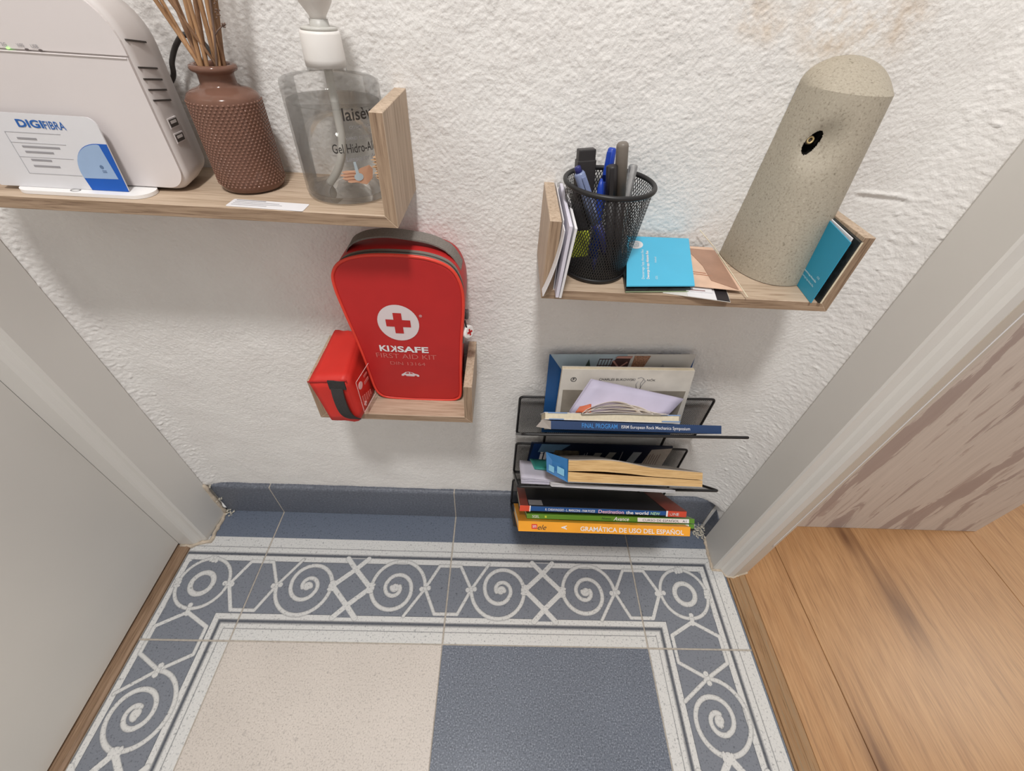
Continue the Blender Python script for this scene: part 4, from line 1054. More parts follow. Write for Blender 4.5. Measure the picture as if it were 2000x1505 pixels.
plates('badge_symbol', ff, [rect(0.0062, 0.0575, 0.0066, 0.0635), rect(0.0104, 0.0575, 0.0108, 0.0635), rect(0.0062, 0.0575, 0.0108, 0.0579), rect(0.0062, 0.0631, 0.0108, 0.0635), rect(0.0075, 0.060, 0.0096, 0.0605)], plain('cyan_grey_symbol', (136, 176, 186), 0.5, var=0), r, 0.00026, 0.0004)

# leaflets standing at the right end
def stand_leaf(name, label, xf, xb, yf, yb_, z0, zf, zbk, th, mat, cat='leaflet'):
    r = thing(name, label, cat, (xf, yf, z0))
    c = [(xf, yf, z0), (xb, yb_, z0), (xb + 0.001, yb_, zbk), (xf + 0.001, yf, zf)]
    c = c + [(x + th, y, z) for x, y, z in c]
    hexa('sheet', c, mat, r); return r
r = stand_leaf('photo_leaflet', 'dark photo leaflet standing against the right side of the right shelf', 0.6283, 0.6296, -0.0740, 0.000, zr + 0.0003, zr + 0.0535, zr + 0.0560, 0.0026, m_night)
plates('cream_edge', Frame((0.6283, -0.0740, zr + 0.0003), (1, 0, 0), (0.02, 0, 1)), [rect(0.0012, 0.0, 0.0026, 0.0532)], m_cream, r, 0.0, 0.0003)
r = stand_leaf('cyan_leaflet', 'cyan leaflet standing upright between dispenser and right side board', 0.6212, 0.6268, -0.0742, -0.010, zr + 0.0003, zr + 0.0530, zr + 0.0555, 0.0010, m_cyan2)
ff = Frame((0.6268, -0.010, zr + 0.0003), (-0.0056, -0.0642, 0), (0.001, 0, 0.055))
text('lettering', "Descarrega l'app Alacant Bus", ff, 0.0330, 0.0095, 0.0235, 0.0020, m_cyte, r)
text('lettering', 'Descarga la app Alicante Bus', ff, 0.0330, 0.0135, 0.0235, 0.0020, m_cyte, r, off=0.02)
text('lettering', 'iOS', ff, 0.0540, 0.0175, 0.0040, 0.0016, m_cyte, r)
r = stand_leaf('folded_leaflet', 'white folded leaflet standing behind the upright cyan leaflet', 0.6240, 0.6284, -0.0700, 0.000, zr + 0.0003, zr + 0.0545, zr + 0.0560, 0.0012, m_paper)

# ------------------------------------------------------------------ stone-look air freshener dispenser
def conc():
    m, t, b = nt('sandy_concrete_plastic')
    f = noise(t, 700, 2, 0.6); g = noise(t, 300, 2, 0.5)
    c = ramp(t, f, [(0.30, lin((144, 135, 119))), (0.42, lin((168, 159, 143))), (0.62, lin((173, 164, 148))), (0.75, lin((186, 177, 161)))])
    c = mixc(t, 0.6, c, ramp(t, g, [(0.26, lin((180, 176, 170))), (0.34, (1, 1, 1, 1))]), 'MULTIPLY')
    t.links.new(c, b.inputs['Base Color']); b.inputs['Roughness'].default_value = 0.55; b.inputs['Specular IOR Level'].default_value = 0.35
    bump(t, b, f, 0.08, 0.0002); return m
m_conc = conc()
dx0 = 0.6098
dp = thing('air_freshener', 'tall sandy stone-look air freshener dispenser with spray hole on the right shelf', 'dispenser', (dx0, -0.02, zr))
Hd = 0.6480; z0d = zr + 0.0006
nt_, nzd = 180, 240
hole_c = (0.5905, 0.6165); hr_, hz_, SHR = 0.0040, 0.0084, 0.20
V = []; keep = {}
def dsurf(th, z):
    t = (z - z0d) / (Hd - z0d); a = 0.0366 + (0.0307 - 0.0366) * t; b = 0.0569 + (0.0400 - 0.0569) * t
    n_ = 2.25
    s, c = math.sin(th), math.cos(th)
    x = dx0 + a * math.copysign(abs(s) ** (2 / n_), s); y = W - 0.0003 - b * abs(c) ** (2 / n_)
    d = math.hypot((x - hole_c[0] - 0.0022 - SHR * (z - hole_c[1])) / 0.0105, (z - hole_c[1] + 0.001) / 0.0140)
    if y < -0.012: 
        y += 0.0085 * math.exp(-(d ** 2.2)) * min(1.0, (-0.012 - y) / 0.018)
    return (x, y, z)
for j in range(nzd + 1):
    z = z0d + (Hd - z0d) * j / nzd
    for i in range(nt_ + 1):
        V.append(dsurf(-math.pi / 2 + math.pi * i / nt_, z))
F = []
for j in range(nzd):
    for i in range(nt_):
        q = (j * (nt_ + 1) + i, j * (nt_ + 1) + i + 1, (j + 1) * (nt_ + 1) + i + 1, (j + 1) * (nt_ + 1) + i)
        cx = sum(V[k][0] for k in q) / 4; cz = sum(V[k][2] for k in q) / 4; cy = sum(V[k][1] for k in q) / 4
        if math.hypot((cx - hole_c[0] - SHR * (cz - hole_c[1])) / hr_, (cz - hole_c[1]) / hz_) < 1.0 and cy < -0.012: continue
        F.append(q)
# domed slanting cap above a crease
top0 = nzd * (nt_ + 1); NC = 14
for k in range(1, NC + 1):
    s = k / NC
    for i in range(nt_ + 1):
        x, y, z = V[top0 + i]
        yb_ = W - 0.0003
        # slide toward the back middle line
        yy = y + (yb_ - y) * s; xx = x
        hgt = 0.0180 * math.sin(s * math.pi / 2) * math.sqrt(max(0.0, 1 - (abs(x - dx0) / 0.0309) ** 2.0))
        V.append((xx, yy, Hd + hgt))
for k in range(NC):
    a = top0 + k * (nt_ + 1); b = a + nt_ + 1
    for i in range(nt_): F.append((a + i, a + i + 1, b + i + 1, b + i))
# back and bottom
F.append(tuple(range(nt_, -1, -1)))
bm = bmesh.new(); vs = [bm.verts.new(v) for v in V]
for f in F:
    try: bm.faces.new([vs[i] for i in f])
    except ValueError: pass
bmesh.ops.remove_doubles(bm, verts=bm.verts, dist=1e-5)
o = frombm('shell', bm, m_conc, dp, smooth=True)
o.data.set_sharp_from_angle(angle=math.radians(32))
lathe('foot_ring', dx0, -0.014, [(0.020, zr + 0.0001), (0.031, zr + 0.0001), (0.031, zr + 0.0012), (0.020, zr + 0.0012)], plain('brown_foot', (84, 66, 52), 0.6, var=0), dp, 32)
def ysurf(x, z):
    a, b = -math.pi / 2, math.pi / 2
    for _ in range(40):
        c = (a + b) / 2
        if dsurf(c, z)[0] < x: a = c
        else: b = c
    return dsurf(a, z)[1]
V = []; F = []
for k, (sc, dy) in enumerate(((1.12, 0.0006), (1.08, 0.004), (0.95, 0.0075), (0.6, 0.0100), (0.05, 0.0105))):
    for i in range(32):
        t = 2 * math.pi * i / 32; x, z = hole_c[0] + hr_ * sc * math.cos(t) + SHR * hz_ * sc * math.sin(t), hole_c[1] + hz_ * sc * math.sin(t)
        xr_, zr_ = hole_c[0] + hr_ * 1.12 * math.cos(t) + SHR * hz_ * 1.12 * math.sin(t), hole_c[1] + hz_ * 1.12 * math.sin(t)
        V.append((x + dy * 0.7, ysurf(xr_, zr_) + dy, z))
for k in range(4):
    for i in range(32): F.append((k * 32 + i, k * 32 + (i + 1) % 32, (k + 1) * 32 + (i + 1) % 32, (k + 1) * 32 + i))
obj('inner_chamber', V, F, plain('dark_chamber', (24, 22, 20), 0.5, var=0), dp, True)
yh = ysurf(hole_c[0], hole_c[1])
tube('spray_nozzle', [(hole_c[0], yh + 0.009, hole_c[1] - 0.0005), (hole_c[0] - 0.0004, yh + 0.0016, hole_c[1] + 0.0010)], 0.0030, plain('dark_nozzle', (74, 64, 58), 0.4, var=0), dp, 16)
tube('nozzle_ring', [(hole_c[0] - 0.0004 + 0.0021 * math.cos(2 * math.pi * k / 20), yh + 0.0014, hole_c[1] + 0.0012 + 0.0021 * math.sin(2 * math.pi * k / 20)) for k in range(20)], 0.0007, plain('brass_ring', (214, 190, 138), 0.3, var=0, metal=0.3), dp, 8, True)
lathe('nozzle_core', hole_c[0] - 0.0008, -0.0, [(0.0001, 0)], m_ink, dp, 3, cap=(False, False)) if False else None
fd = Frame((0.598, -0.0505, 0.5258), (1, 0.02, 0), (0, -0.02, 1))
m_emb = plain('embossed_concrete', (182, 172, 154), 0.6, var=0)

# ------------------------------------------------------------------ first aid bag and small pouch on the low shelf
def nylon(name, c, rough=0.45):
    m, t, b = nt(name); c = lin(c)
    g = noise(t, 26, 3, 0.5); f = noise(t, 2200, 1, 0.5)
    t.links.new(ramp(t, g, [(0.3, tuple(v * 0.93 for v in c[:3]) + (1,)), (0.7, tuple(v * 1.05 for v in c[:3]) + (1,))]), b.inputs['Base Color'])
    b.inputs['Roughness'].default_value = rough; b.inputs['Specular IOR Level'].default_value = 0.35
    bump(t, b, g, 0.12, 0.004); return m
m_red = nylon('red_nylon', (186, 40, 40)); m_red2 = nylon('bright_red_nylon', (214, 52, 44), 0.5)
m_pipe = plain('red_piping', (224, 66, 50), 0.35, var=0.04); m_gz = plain('grey_zip_tape', (126, 120, 112), 0.7, var=0.1, scale=900); m_web = plain('grey_webbing', (128, 122, 116), 0.8, var=0.25, scale=1400, bmp=0.6, bscale=1400)
bag = thing('first_aid_bag', 'tall red zipped first aid bag with white cross on the low shelf', 'bag', (0.275, -0.02, za))
outl = [(0.2400, 0.3462), (0.2560, 0.3446), (0.2900, 0.3444), (0.3120, 0.3452), (0.3200, 0.3480), (0.3238, 0.3560), (0.3250, 0.3900), (0.3268, 0.4300), (0.3300, 0.4700), (0.3285, 0.4930), (0.3200, 0.5095), (0.3020, 0.5175), (0.2774, 0.5195), (0.2480, 0.5180), (0.2270, 0.5115), (0.2170, 0.5000), (0.2152, 0.4850), (0.2180, 0.4600), (0.2225, 0.4300), (0.2260, 0.4000), (0.2278, 0.3750), (0.2295, 0.3600), (0.2330, 0.3510)]
OUT = [tuple(v) for v in [(q.x, q.z) for q in catmull([(a, 0, b) for a, b in outl], 5, True)]]
cxb, czb = 0.273, 0.430
def shrink(o, k): return [(cxb + (a - cxb) * (1 - k), czb + (b - czb) * (1 - k * 0.62)) for a, b in o]
def bagbody(name, rings, mat, smooth=True, caps=(True, True), **kw):
    bm = bmesh.new(); R = []
    for o, y in rings: R.append([bm.verts.new((a, y(a, b) if callable(y) else y, b)) for a, b in o])
    n = len(rings[0][0])
    for a, b_ in zip(R[:-1], R[1:]):
        for i in range(n): bm.faces.new([a[i], a[(i + 1) % n], b_[(i + 1) % n], b_[i]])
    if caps[0]: 
        c = bm.verts.new((cxb, rings[0][1] if not callable(rings[0][1]) else rings[0][1](cxb, czb), czb))
        for i in range(n): bm.faces.new([c, R[0][(i + 1) % n], R[0][i]])
    if caps[1]: bm.faces.new(R[-1])
    return frombm(name, bm, mat, bag, smooth, **kw)
def bulge(a, b):
    d = math.hypot((a - cxb) / 0.055, (b - czb) / 0.088); return -0.0425 - 0.0016 * max(0, 1 - d * d)
rr = [(shrink(OUT, k), bulge) for k in (0.75, 0.5, 0.3, 0.15, 0.06, 0.02)] + [(shrink(OUT, 0.005), -0.0405)]
bagbody('front_panel', rr, m_red, caps=(True, False))
def minus(o, d): return shrink(o, d)
bagbody('zip_tape', [(shrink(OUT, 0.006), -0.0410), (shrink(OUT, 0.010), -0.0402), (shrink(OUT, 0.010), -0.0322), (shrink(OUT, 0.010), -0.0312), (shrink(OUT, 0.006), -0.0305)], m_gz, caps=(False, False))
bagbody('back_body', [(shrink(OUT, 0.010), -0.0312), (shrink(OUT, 0.0), -0.0290), (shrink(OUT, 0.0), -0.0120), (shrink(OUT, 0.008), 0.0020), (shrink(OUT, 0.05), 0.0068)], m_red, caps=(False, True))
tube('piping', [(a, -0.0420, b) for a, b in shrink(OUT, 0.004)], 0.0015, m_pipe, bag, 8, True)
tube('zip_teeth', [(a, -0.0358, b) for a, b in shrink(OUT, 0.009)], 0.0008, plain('dark_zip_teeth', (66, 62, 58), 0.6, var=0.2, scale=1500), bag, 6, True)
# webbing handle over the top
hp = catmull([(0.2235, -0.0165, 0.5040), (0.2290, -0.0172, 0.5160), (0.2420, -0.0180, 0.5240), (0.2620, -0.0182, 0.5275), (0.2830, -0.0180, 0.5262), (0.3020, -0.0178, 0.5230), (0.3180, -0.0172, 0.5140), (0.3270, -0.0165, 0.4990)], 6)
V = []; F = []
wdt = [0.0075 if 8 < i < len(hp) - 8 else 0.0085 for i in range(len(hp))]
for p_, wv in zip(hp, wdt):
    V += [p_ + Vector((0, -wv, 0.0004)), p_ + Vector((0, wv, 0.0012)), p_ + Vector((0, wv, -0.0004)), p_ + Vector((0, -wv, -0.0010))]
for i in range(len(hp) - 1):
    for k in range(4): F.append((i * 4 + k, i * 4 + (k + 1) % 4, i * 4 + 4 + (k + 1) % 4, i * 4 + 4 + k))
F += [(3, 2, 1, 0), tuple(len(V) - 4 + k for k in range(4))]
obj('handle', V, F, m_web, bag)
# zip slider and white button pull on the right edge
m_sil = plain('grey_slider_metal', (112, 108, 108), 0.35, var=0.05, metal=0.6)
box('zip_slider', 0.3235, 0.3290, -0.0400, -0.0330, 0.4250, 0.4400, m_sil, bag, bev=0.0012)
box('zip_slider', 0.3290, 0.3335, -0.0330, -0.0270, 0.4500, 0.4590, m_sil, bag, bev=0.0010)
tube('pull_cord', catmull([(0.3300, -0.0365, 0.4520), (0.3312, -0.0378, 0.4470), (0.3320, -0.0378, 0.4440)], 4), 0.0009, m_ink, bag, 6)
pc = Vector((0.3332, -0.0368, 0.4385)); ax_ = Vector((0.75, -0.6, 0.25)).normalized(); e1 = ax_.orthogonal().normalized(); e2 = ax_.cross(e1)
V = [pc + (e1 * math.cos(2 * math.pi * k / 24) + e2 * math.sin(2 * math.pi * k / 24)) * 0.0068 - ax_ * 0.0016 for k in range(24)] + [pc + (e1 * math.cos(2 * math.pi * k / 24) + e2 * math.sin(2 * math.pi * k / 24)) * 0.0068 + ax_ * 0.0012 for k in range(24)] + [pc + (e1 * math.cos(2 * math.pi * k / 24) + e2 * math.sin(2 * math.pi * k / 24)) * 0.0054 + ax_ * 0.0022 for k in range(24)]
F = [tuple(range(23, -1, -1)), tuple(48 + k for k in range(24))] + [(i, (i + 1) % 24, 24 + (i + 1) % 24, 24 + i) for i in range(24)] + [(24 + i, 24 + (i + 1) % 24, 48 + (i + 1) % 24, 48 + i) for i in range(24)]
btn = obj('zip_pull', V, F, plain('white_pull_plastic', (232, 228, 226), 0.35, var=0.02), bag, label='white round zip pull with red cross')
zu = Vector((0, 0, 1)); zu = (zu - ax_ * zu.dot(ax_)).normalized(); xu = zu.cross(ax_)
fp = Frame(pc + ax_ * 0.0022, xu, zu)
plates('red_cross', fp, [rect(-0.0010, -0.0034, 0.0010, 0.0034), rect(-0.0034, -0.0010, 0.0034, 0.0010)], plain('red_print', (190, 40, 40), 0.5, var=0), btn, 0.0001, 0.0003)
# printing on the front
class BagF:
    def __call__(s, x, y, h=0.0): return Vector((x, bulge(x, y) - 0.00015 - h, y))
bf = BagF()
def bplate(name, pts, mat, parent=bag, h=0.0001, label=None):
    cxm = sum(q[0] for q in pts) / len(pts); cym = sum(q[1] for q in pts) / len(pts); n = len(pts); V = [bf(cxm, cym, h)]; F = []
    for x, y in pts: V.append(bf(cxm + (x - cxm) * .5, cym + (y - cym) * .5, h))
    for x, y in pts: V.append(bf(x, y, h))
    for i in range(n): F += [(0, 1 + i, 1 + (i + 1) % n), (1 + i, 1 + n + i, 1 + n + (i + 1) % n, 1 + (i + 1) % n)]
    return obj(name, V, F, mat, parent, label=label)
m_sil2 = plain('silver_white_print', (218, 206, 208), 0.5, var=0.0)
bplate('white_disc', ell(0.2675, 0.4505, 0.0197, 0.0206, 40), m_sil2, h=0.0002)
cr = 0.0117; cw = 0.0040
bplate('red_cross', [(0.2675 - cw, 0.4505 - cr), (0.2675 + cw, 0.4505 - cr), (0.2675 + cw, 0.4505 - cw), (0.2675 + cr, 0.4505 - cw), (0.2675 + cr, 0.4505 + cw), (0.2675 + cw, 0.4505 + cw), (0.2675 + cw, 0.4505 + cr), (0.2675 - cw, 0.4505 + cr), (0.2675 - cw, 0.4505 + cw), (0.2675 - cr, 0.4505 + cw), (0.2675 - cr, 0.4505 - cw), (0.2675 - cw, 0.4505 - cw)], m_red, h=0.0005)
m_pk = plain('faded_pink_print', (206, 110, 104), 0.6, var=0.05)
text('lettering', 'KI', bf, 0.2445, 0.4148, 0.0095, 0.0078, m_wprint, bag, off=0.03)
text('lettering', 'K', bf, 0.2548, 0.4148, 0.0066, 0.0078, m_wprint, bag, off=0.03, flip=True)
text('lettering', 'SAFE', bf, 0.2624, 0.4148, 0.0310, 0.0078, m_wprint, bag, off=0.03)
text('lettering', 'FIRST AID KIT', bf, 0.2395, 0.4062, 0.0612, 0.0062, m_pk, bag, off=0.0)
text('lettering', 'DIN 13164', bf, 0.2525, 0.3972, 0.0360, 0.0045, m_pk, bag, off=0.0)
text('lettering', '®', bf, 0.2880, 0.4585, 0.0028, 0.0028, m_sil2, bag)
carp = [(0.2618, 0.3815), (0.2620, 0.3838), (0.2640, 0.3850), (0.2665, 0.3872), (0.2700, 0.3878), (0.2740, 0.3868), (0.2762, 0.3852), (0.2796, 0.3842), (0.2806, 0.3828), (0.2804, 0.3810)]
bplate('car_print', carp, m_sil2, h=0.0002)
bplate('car_window', [(0.2660, 0.3850), (0.2678, 0.3868), (0.2702, 0.3872), (0.2702, 0.3852)], m_red, h=0.0004)
bplate('car_window', [(0.2712, 0.3852), (0.2712, 0.3871), (0.2735, 0.3864), (0.2746, 0.3852)], m_red, h=0.0004)
for x in (0.2655, 0.2768): bplate('car_wheel', ell(x, 0.3814, 0.0014, 0.0014, 12), m_red, h=0.0004)

# small red pouch standing in front left
pouch = thing('first_aid_pouch', 'small bright red first aid pouch with black strap beside the tall bag', 'pouch', (0.205, -0.045, za))
c = [(0.1892, -0.0795, za + 0.0004), (0.2188, -0.0795, za + 0.0004), (0.2190, -0.0795, 0.4060), (0.1808, -0.0792, 0.4022),
     (0.1860, -0.0020, za + 0.0004), (0.2235, -0.0020, za + 0.0004), (0.2130, -0.0020, 0.4080), (0.1845, -0.0020, 0.4075)]
bm = bmesh.new(); v = [bm.verts.new(q) for q in c]
for f in [(0, 1, 2, 3), (7, 6, 5, 4), (0, 4, 5, 1), (1, 5, 6, 2), (2, 6, 7, 3), (3, 7, 4, 0)]: bm.faces.new([v[i] for i in f])
bmesh.ops.subdivide_edges(bm, edges=bm.edges[:], cuts=5, use_grid_fill=True)
for vv in bm.verts:
    vv.co += Vector((random.gauss(0, 0.00025), random.gauss(0, 0.00025), random.gauss(0, 0.0002)))
    # soft bulge of the side facing the big bag
    if vv.co.x > 0.2095: vv.co.x += 0.0042 * max(0, 1 - ((vv.co.z - 0.366) / 0.034) ** 2) * max(0, 1 - ((vv.co.y + 0.042) / 0.040) ** 2)
bmesh.ops.bevel(bm, geom=[e for e in bm.edges if len(e.link_faces) == 2 and e.calc_face_angle() > 0.9], offset=0.0012, segments=2, affect='EDGES')
frombm('body', bm, m_red2, pouch, smooth=True)
tube('seam', [(0.1808, -0.0797, 0.4020), (0.2000, -0.0800, 0.4043), (0.2188, -0.0800, 0.4060)], 0.0007, m_red, pouch, 6)
m_strap = plain('black_webbing', (52, 50, 50), 0.8, var=0.2, scale=1200, bmp=0.5, bscale=1400)
prism('strap', [(-0.0798, 0.3945), (-0.0798, 0.4056), (-0.0813, 0.4056), (-0.0813, 0.3945)], 0.2005, 0.2165, m_strap, pouch, axis='x')
V = []; F = []
sp_ = [(0.2075, -0.0815, 0.3960), (0.2085, -0.0850, 0.3850), (0.2105, -0.0870, 0.3700), (0.2130, -0.0850, 0.3590), (0.2165, -0.0805, 0.3505)]
for q in catmull(sp_, 5):
    V += [q + Vector((-0.0058, 0, 0)), q + Vector((0.0058, -0.0002, 0)), q + Vector((0.0058, 0.0010, 0)), q + Vector((-0.0058, 0.0012, 0))]
nq = len(V) // 4
for i in range(nq - 1):
    for k in range(4): F.append((i * 4 + k, i * 4 + (k + 1) % 4, i * 4 + 4 + (k + 1) % 4, i * 4 + 4 + k))
F += [(3, 2, 1, 0), tuple(len(V) - 4 + k for k in range(4))]
obj('strap_loop', V, F, m_strap, pouch)
# white frame, emblem and small print on the pouch side
pa, pb, pd = Vector((0.2212, -0.0780, za + 0.004)), Vector((0.2268, -0.0440, za + 0.004)), Vector((0.2208, -0.0780, 0.4040))
fq = Frame(pa + Vector((0.0018, 0, 0)), pb - pa, pd - pa)
m_pw = plain('pink_white_print', (232, 196, 194), 0.6, var=0)
plates('frame_line', fq, [rect(0.004, 0.006, 0.0045, 0.050), rect(0.004, 0.0495, 0.034, 0.050), rect(0.004, 0.006, 0.034, 0.0064)], m_pw, pouch, 0.0012, 0.0016)
plate('emblem', fq, ell(0.0105, 0.0400, 0.0040, 0.0044, 20), m_pw, pouch, 0.0012, 0.0016)
plates('small_print', fq, [rect(0.008 + 0.004 * k, 0.014, 0.0098 + 0.004 * k, 0.026 - 0.0015 * k) for k in range(5)] + [rect(0.018, 0.034, 0.0275, 0.0375), rect(0.020, 0.042, 0.027, 0.0445)], m_pk, pouch, 0.0012, 0.0016)
plates('cross_print', fq, [rect(0.0075, 0.0135, 0.0125, 0.0152), rect(0.0092, 0.0112, 0.0109, 0.0172)], m_pw, pouch, 0.0016, 0.002)

# ------------------------------------------------------------------ black mesh wall rack with three pockets
rack = thing('magazine_rack', 'black three-tier wire mesh rack on the wall near the floor', 'rack', (0.517, 0.0, 0.06))
def mesh_panel(name, A, B, C, D, parent, pitch=0.0027, hw=0.00024):
    """diagonal ribbons filling the quad A B C D (A-B bottom edge, D-C top edge)"""
    A, B, C, D = map(Vector, (A, B, C, D)); w_ = (B - A).length; h_ = (D - A).length
    def P(u, v): return (A * (1 - u) + B * u) * (1 - v) + (D * (1 - u) + C * u) * v
    V = []; F = []
    def seg(a, b):
        d = Vector((b[0] - a[0], b[1] - a[1])); l = d.length
        if l < 1e-5: return
        n = Vector((-d.y, d.x)) / l * hw; k = len(V)
        for q, s in ((a, 1), (a, -1), (b, -1), (b, 1)):
            V.append(P((q[0] + n.x * s) / w_, (q[1] + n.y * s) / h_))
        F.append((k, k + 1, k + 2, k + 3))
    sl = 0.62
    for s in (1, -1):
        x = -h_ / sl
        while x < w_ + h_ / sl:
            # line from (x,0) with slope s*sl
            x0_, y0_ = (x, 0.0) if s > 0 else (x, h_)
            x1_, y1_ = (x + h_ / sl, h_) if s > 0 else (x + h_ / sl, 0.0)
            t0 = max(0, (0 - x0_) / (x1_ - x0_)); t1 = min(1, (w_ - x0_) / (x1_ - x0_))
            if t1 > t0: seg((x0_ + (x1_ - x0_) * t0, y0_ + (y1_ - y0_) * t0), (x0_ + (x1_ - x0_) * t1, y0_ + (y1_ - y0_) * t1))
            x += pitch
    return obj(name, V, F, m_mesh, parent, kind='stuff')
def rounded(A, B, C, D, r=0.005, n=4):
    P = [Vector(q) for q in (A, B, C, D)]; out = []
    for i in range(4):
        p_, a, b = P[i], P[i - 1], P[(i + 1) % 4]; da = (a - p_).normalized(); db_ = (b - p_).normalized()
        for k in range(n + 1):
            t = k / n; out.append((p_ + da * r) * (1 - t) ** 2 + p_ * 2 * t * (1 - t) + (p_ + db_ * r) * t * t)
    return out
TI = [dict(xl=0.3935, xr=0.6405, bt=(0.3145, 0.3235), f=(0.2420, 0.2500), e=(-0.084, 0.3400, 0.3475)),
      dict(xl=0.3945, xr=0.6418, bt=(0.2205, 0.2190), f=(0.1500, 0.1530), e=(-0.091, 0.2480, 0.2520)),
      dict(xl=0.3950, xr=0.6440, bt=(0.1280, 0.1270), f=(0.0580, 0.0600), e=(-0.095, 0.1560, 0.1590))]
YB = -0.0030
for t_ in TI:
    xl, xr = t_['xl'], t_['xr']
    A, B, C, D = (xl, YB, t_['f'][0]), (xr, YB, t_['f'][1]), (xr, YB, t_['bt'][1]), (xl, YB, t_['bt'][0])
    mesh_panel('mesh_panel', A, B, C, D, rack)
    tube('wire_frame', rounded(A, B, C, D), 0.0016, m_black, rack, 8, True)
    ye, zel, zer = t_['e']
    A2, B2, C2, D2 = (xl, YB - 0.001, t_['f'][0]), (xr, YB - 0.001, t_['f'][1]), (xr, ye, zer), (xl, ye, zel)
    mesh_panel('mesh_panel', A2, B2, C2, D2, rack)
    tube('wire_frame', rounded(A2, B2, C2, D2), 0.0017, m_black, rack, 8, True)
for x in (0.4338, 0.6030):
    tube('upright_rod', [(x, 0.0012, 0.045), (x, 0.0012, 0.330)], 0.0018, m_black, rack, 8)
    for z in (0.10, 0.30): tube('wall_clip', [(x, 0.0012, z), (x, 0.0075, z)], 0.0022, m_black, rack, 8)

# ---- books in the pockets
UO = Vector((0, -0.63, 0.777)).normalized()       # out of the pocket, toward the viewer
def book(name, label, TL, TR, BR, BL, depth, spine, cover, pages='spine', cat='book', top=None, u=UO, tilt=None, group=None):
    """TL TR BR BL: the face that looks out of the pocket; depth runs back along -u"""
    TL, TR, BR, BL = map(Vector, (TL, TR, BR, BL)); e = -u * depth
    r = thing(name, label, cat, tuple((TL + TR + BR + BL) / 4 + e), group)
    t = (TL - BL); th = t.length; tn = t.normalized(); cv = 0.0007
    L = (TR - TL).normalized()
    topc = top or cover
    def slab(nm, a, b, c_, d, mat, e_=e): hexa(nm, [a, b, c_, d, a + e_, b + e_, c_ + e_, d + e_], mat, r)
    slab('front_cover', TL - tn * cv, TR - tn * cv, TR, TL, topc)
    slab('back_cover', BL, BR, BR + tn * cv, BL + tn * cv, cover)
    ip = u * (-0.0012 if pages == 'spine' else -0.0008)
    e2 = -u * (depth - 0.003)
    slab('page_block', BL + tn * cv + ip + L * 0.001, BR + tn * cv + ip - L * 0.001, TR - tn * cv + ip - L * 0.001, TL - tn * cv + ip + L * 0.001, m_cream, e2)
    if pages == 'spine':
        slab('spine', BL + tn * cv, BR + tn * cv, TR - tn * cv, TL - tn * cv, spine, -u * 0.0008)
    fr_ = Frame(BL, TR - TL, (TL - BL)); fr_.L = (TR - TL).length; fr_.H = th
    # frame exactly on the outer face
    return r, fr_
def cov(name, c, rough=0.35): return plain(name, c, rough, var=0.05, scale=40)
m_orange = cov('orange_cover', (236, 160, 44)); m_green = cov('green_cover', (92, 138, 44)); m_red3 = cov('red_cover', (206, 74, 48)); m_bcov = cov('blue_cover', (28, 78, 140)); m_dark = cov('black_cover', (34, 34, 38))
m_navyc = cov('navy_cover', (38, 62, 102)); m_skyt = plain('sky_blue_print', (62, 140, 214), 0.5, var=0)

# bottom tier
b, f = book('book', 'orange Spanish grammar book, lowest in the rack', (0.3972, -0.1143, 0.2070), (0.6121, -0.1194, 0.2127), (0.6119, -0.1274, 0.2044), (0.3977, -0.1233, 0.1978), 0.135, m_orange, m_orange)
text('lettering', 'GRAMÁTICA DE USO DEL ESPAÑOL', f, 0.0775, 0.0030, 0.1290, 0.0072, m_wprint, b, off=0.012)
text('lettering', 'A', f, 0.0535, 0.0042, 0.0070, 0.0050, m_wprint, b, off=0.03, rot=90)
plates('publisher_mark', f, [rect(0.0165, 0.0035, 0.0235, 0.0095)], plain('red_mark', (214, 60, 44), 0.5, var=0), b)
text('lettering', 'sm', f, 0.0178, 0.0050, 0.0046, 0.0032, m_wprint, b)
text('lettering', 'ele', f, 0.0240, 0.0028, 0.0110, 0.0062, m_ink, b, shear=0.4)
b, f = book('book', 'green Spanish exercise book just above the orange grammar book', (0.4091, -0.1052, 0.1955), (0.6238, -0.1096, 0.2016), (0.6240, -0.1133, 0.1975), (0.4093, -0.1092, 0.1912), 0.118, m_green, m_green)
plate('white_field', f, rect(0.142, 0.0006, 0.208, 0.0054), m_wprint, b, 0.0, 0.0002)
text('lettering', 'CUADERNO DE EJERCICIOS  A1', f, 0.1435, 0.0012, 0.0630, 0.0034, m_ink, b)
text('lettering', 'Avance', f, 0.1110, 0.0010, 0.0200, 0.0042, m_wprint, b, shear=0.35, off=0.01)
text('lettering', 'SGEL', f, 0.0070, 0.0012, 0.0090, 0.0030, m_wprint, b)
b, f = book('book', 'green Spanish course book second from the top of the lowest stack', (0.4085, -0.1012, 0.2014), (0.6234, -0.1055, 0.2078), (0.6237, -0.1095, 0.2034), (0.4088, -0.1053, 0.1969), 0.122, m_green, m_green)
plate('white_field', f, rect(0.142, 0.0004, 0.208, 0.0056), m_wprint, b, 0.0, 0.0002)
text('lettering', 'CURSO DE ESPAÑOL   A1', f, 0.1485, 0.0013, 0.0560, 0.0036, m_ink, b)
text('lettering', 'Avance', f, 0.1110, 0.0008, 0.0200, 0.0048, m_wprint, b, shear=0.35, off=0.01)
text('lettering', 'Nuevo', f, 0.0960, 0.0018, 0.0120, 0.0028, m_ink, b, shear=0.3)
text('lettering', 'SGEL', f, 0.0070, 0.0012, 0.0090, 0.0034, m_wprint, b)
plates('yellow_mark', f, [rect(0.0230, 0.0016, 0.0255, 0.0042)], m_yel, b)
UD = Vector((0, -0.735, 0.678)).normalized()
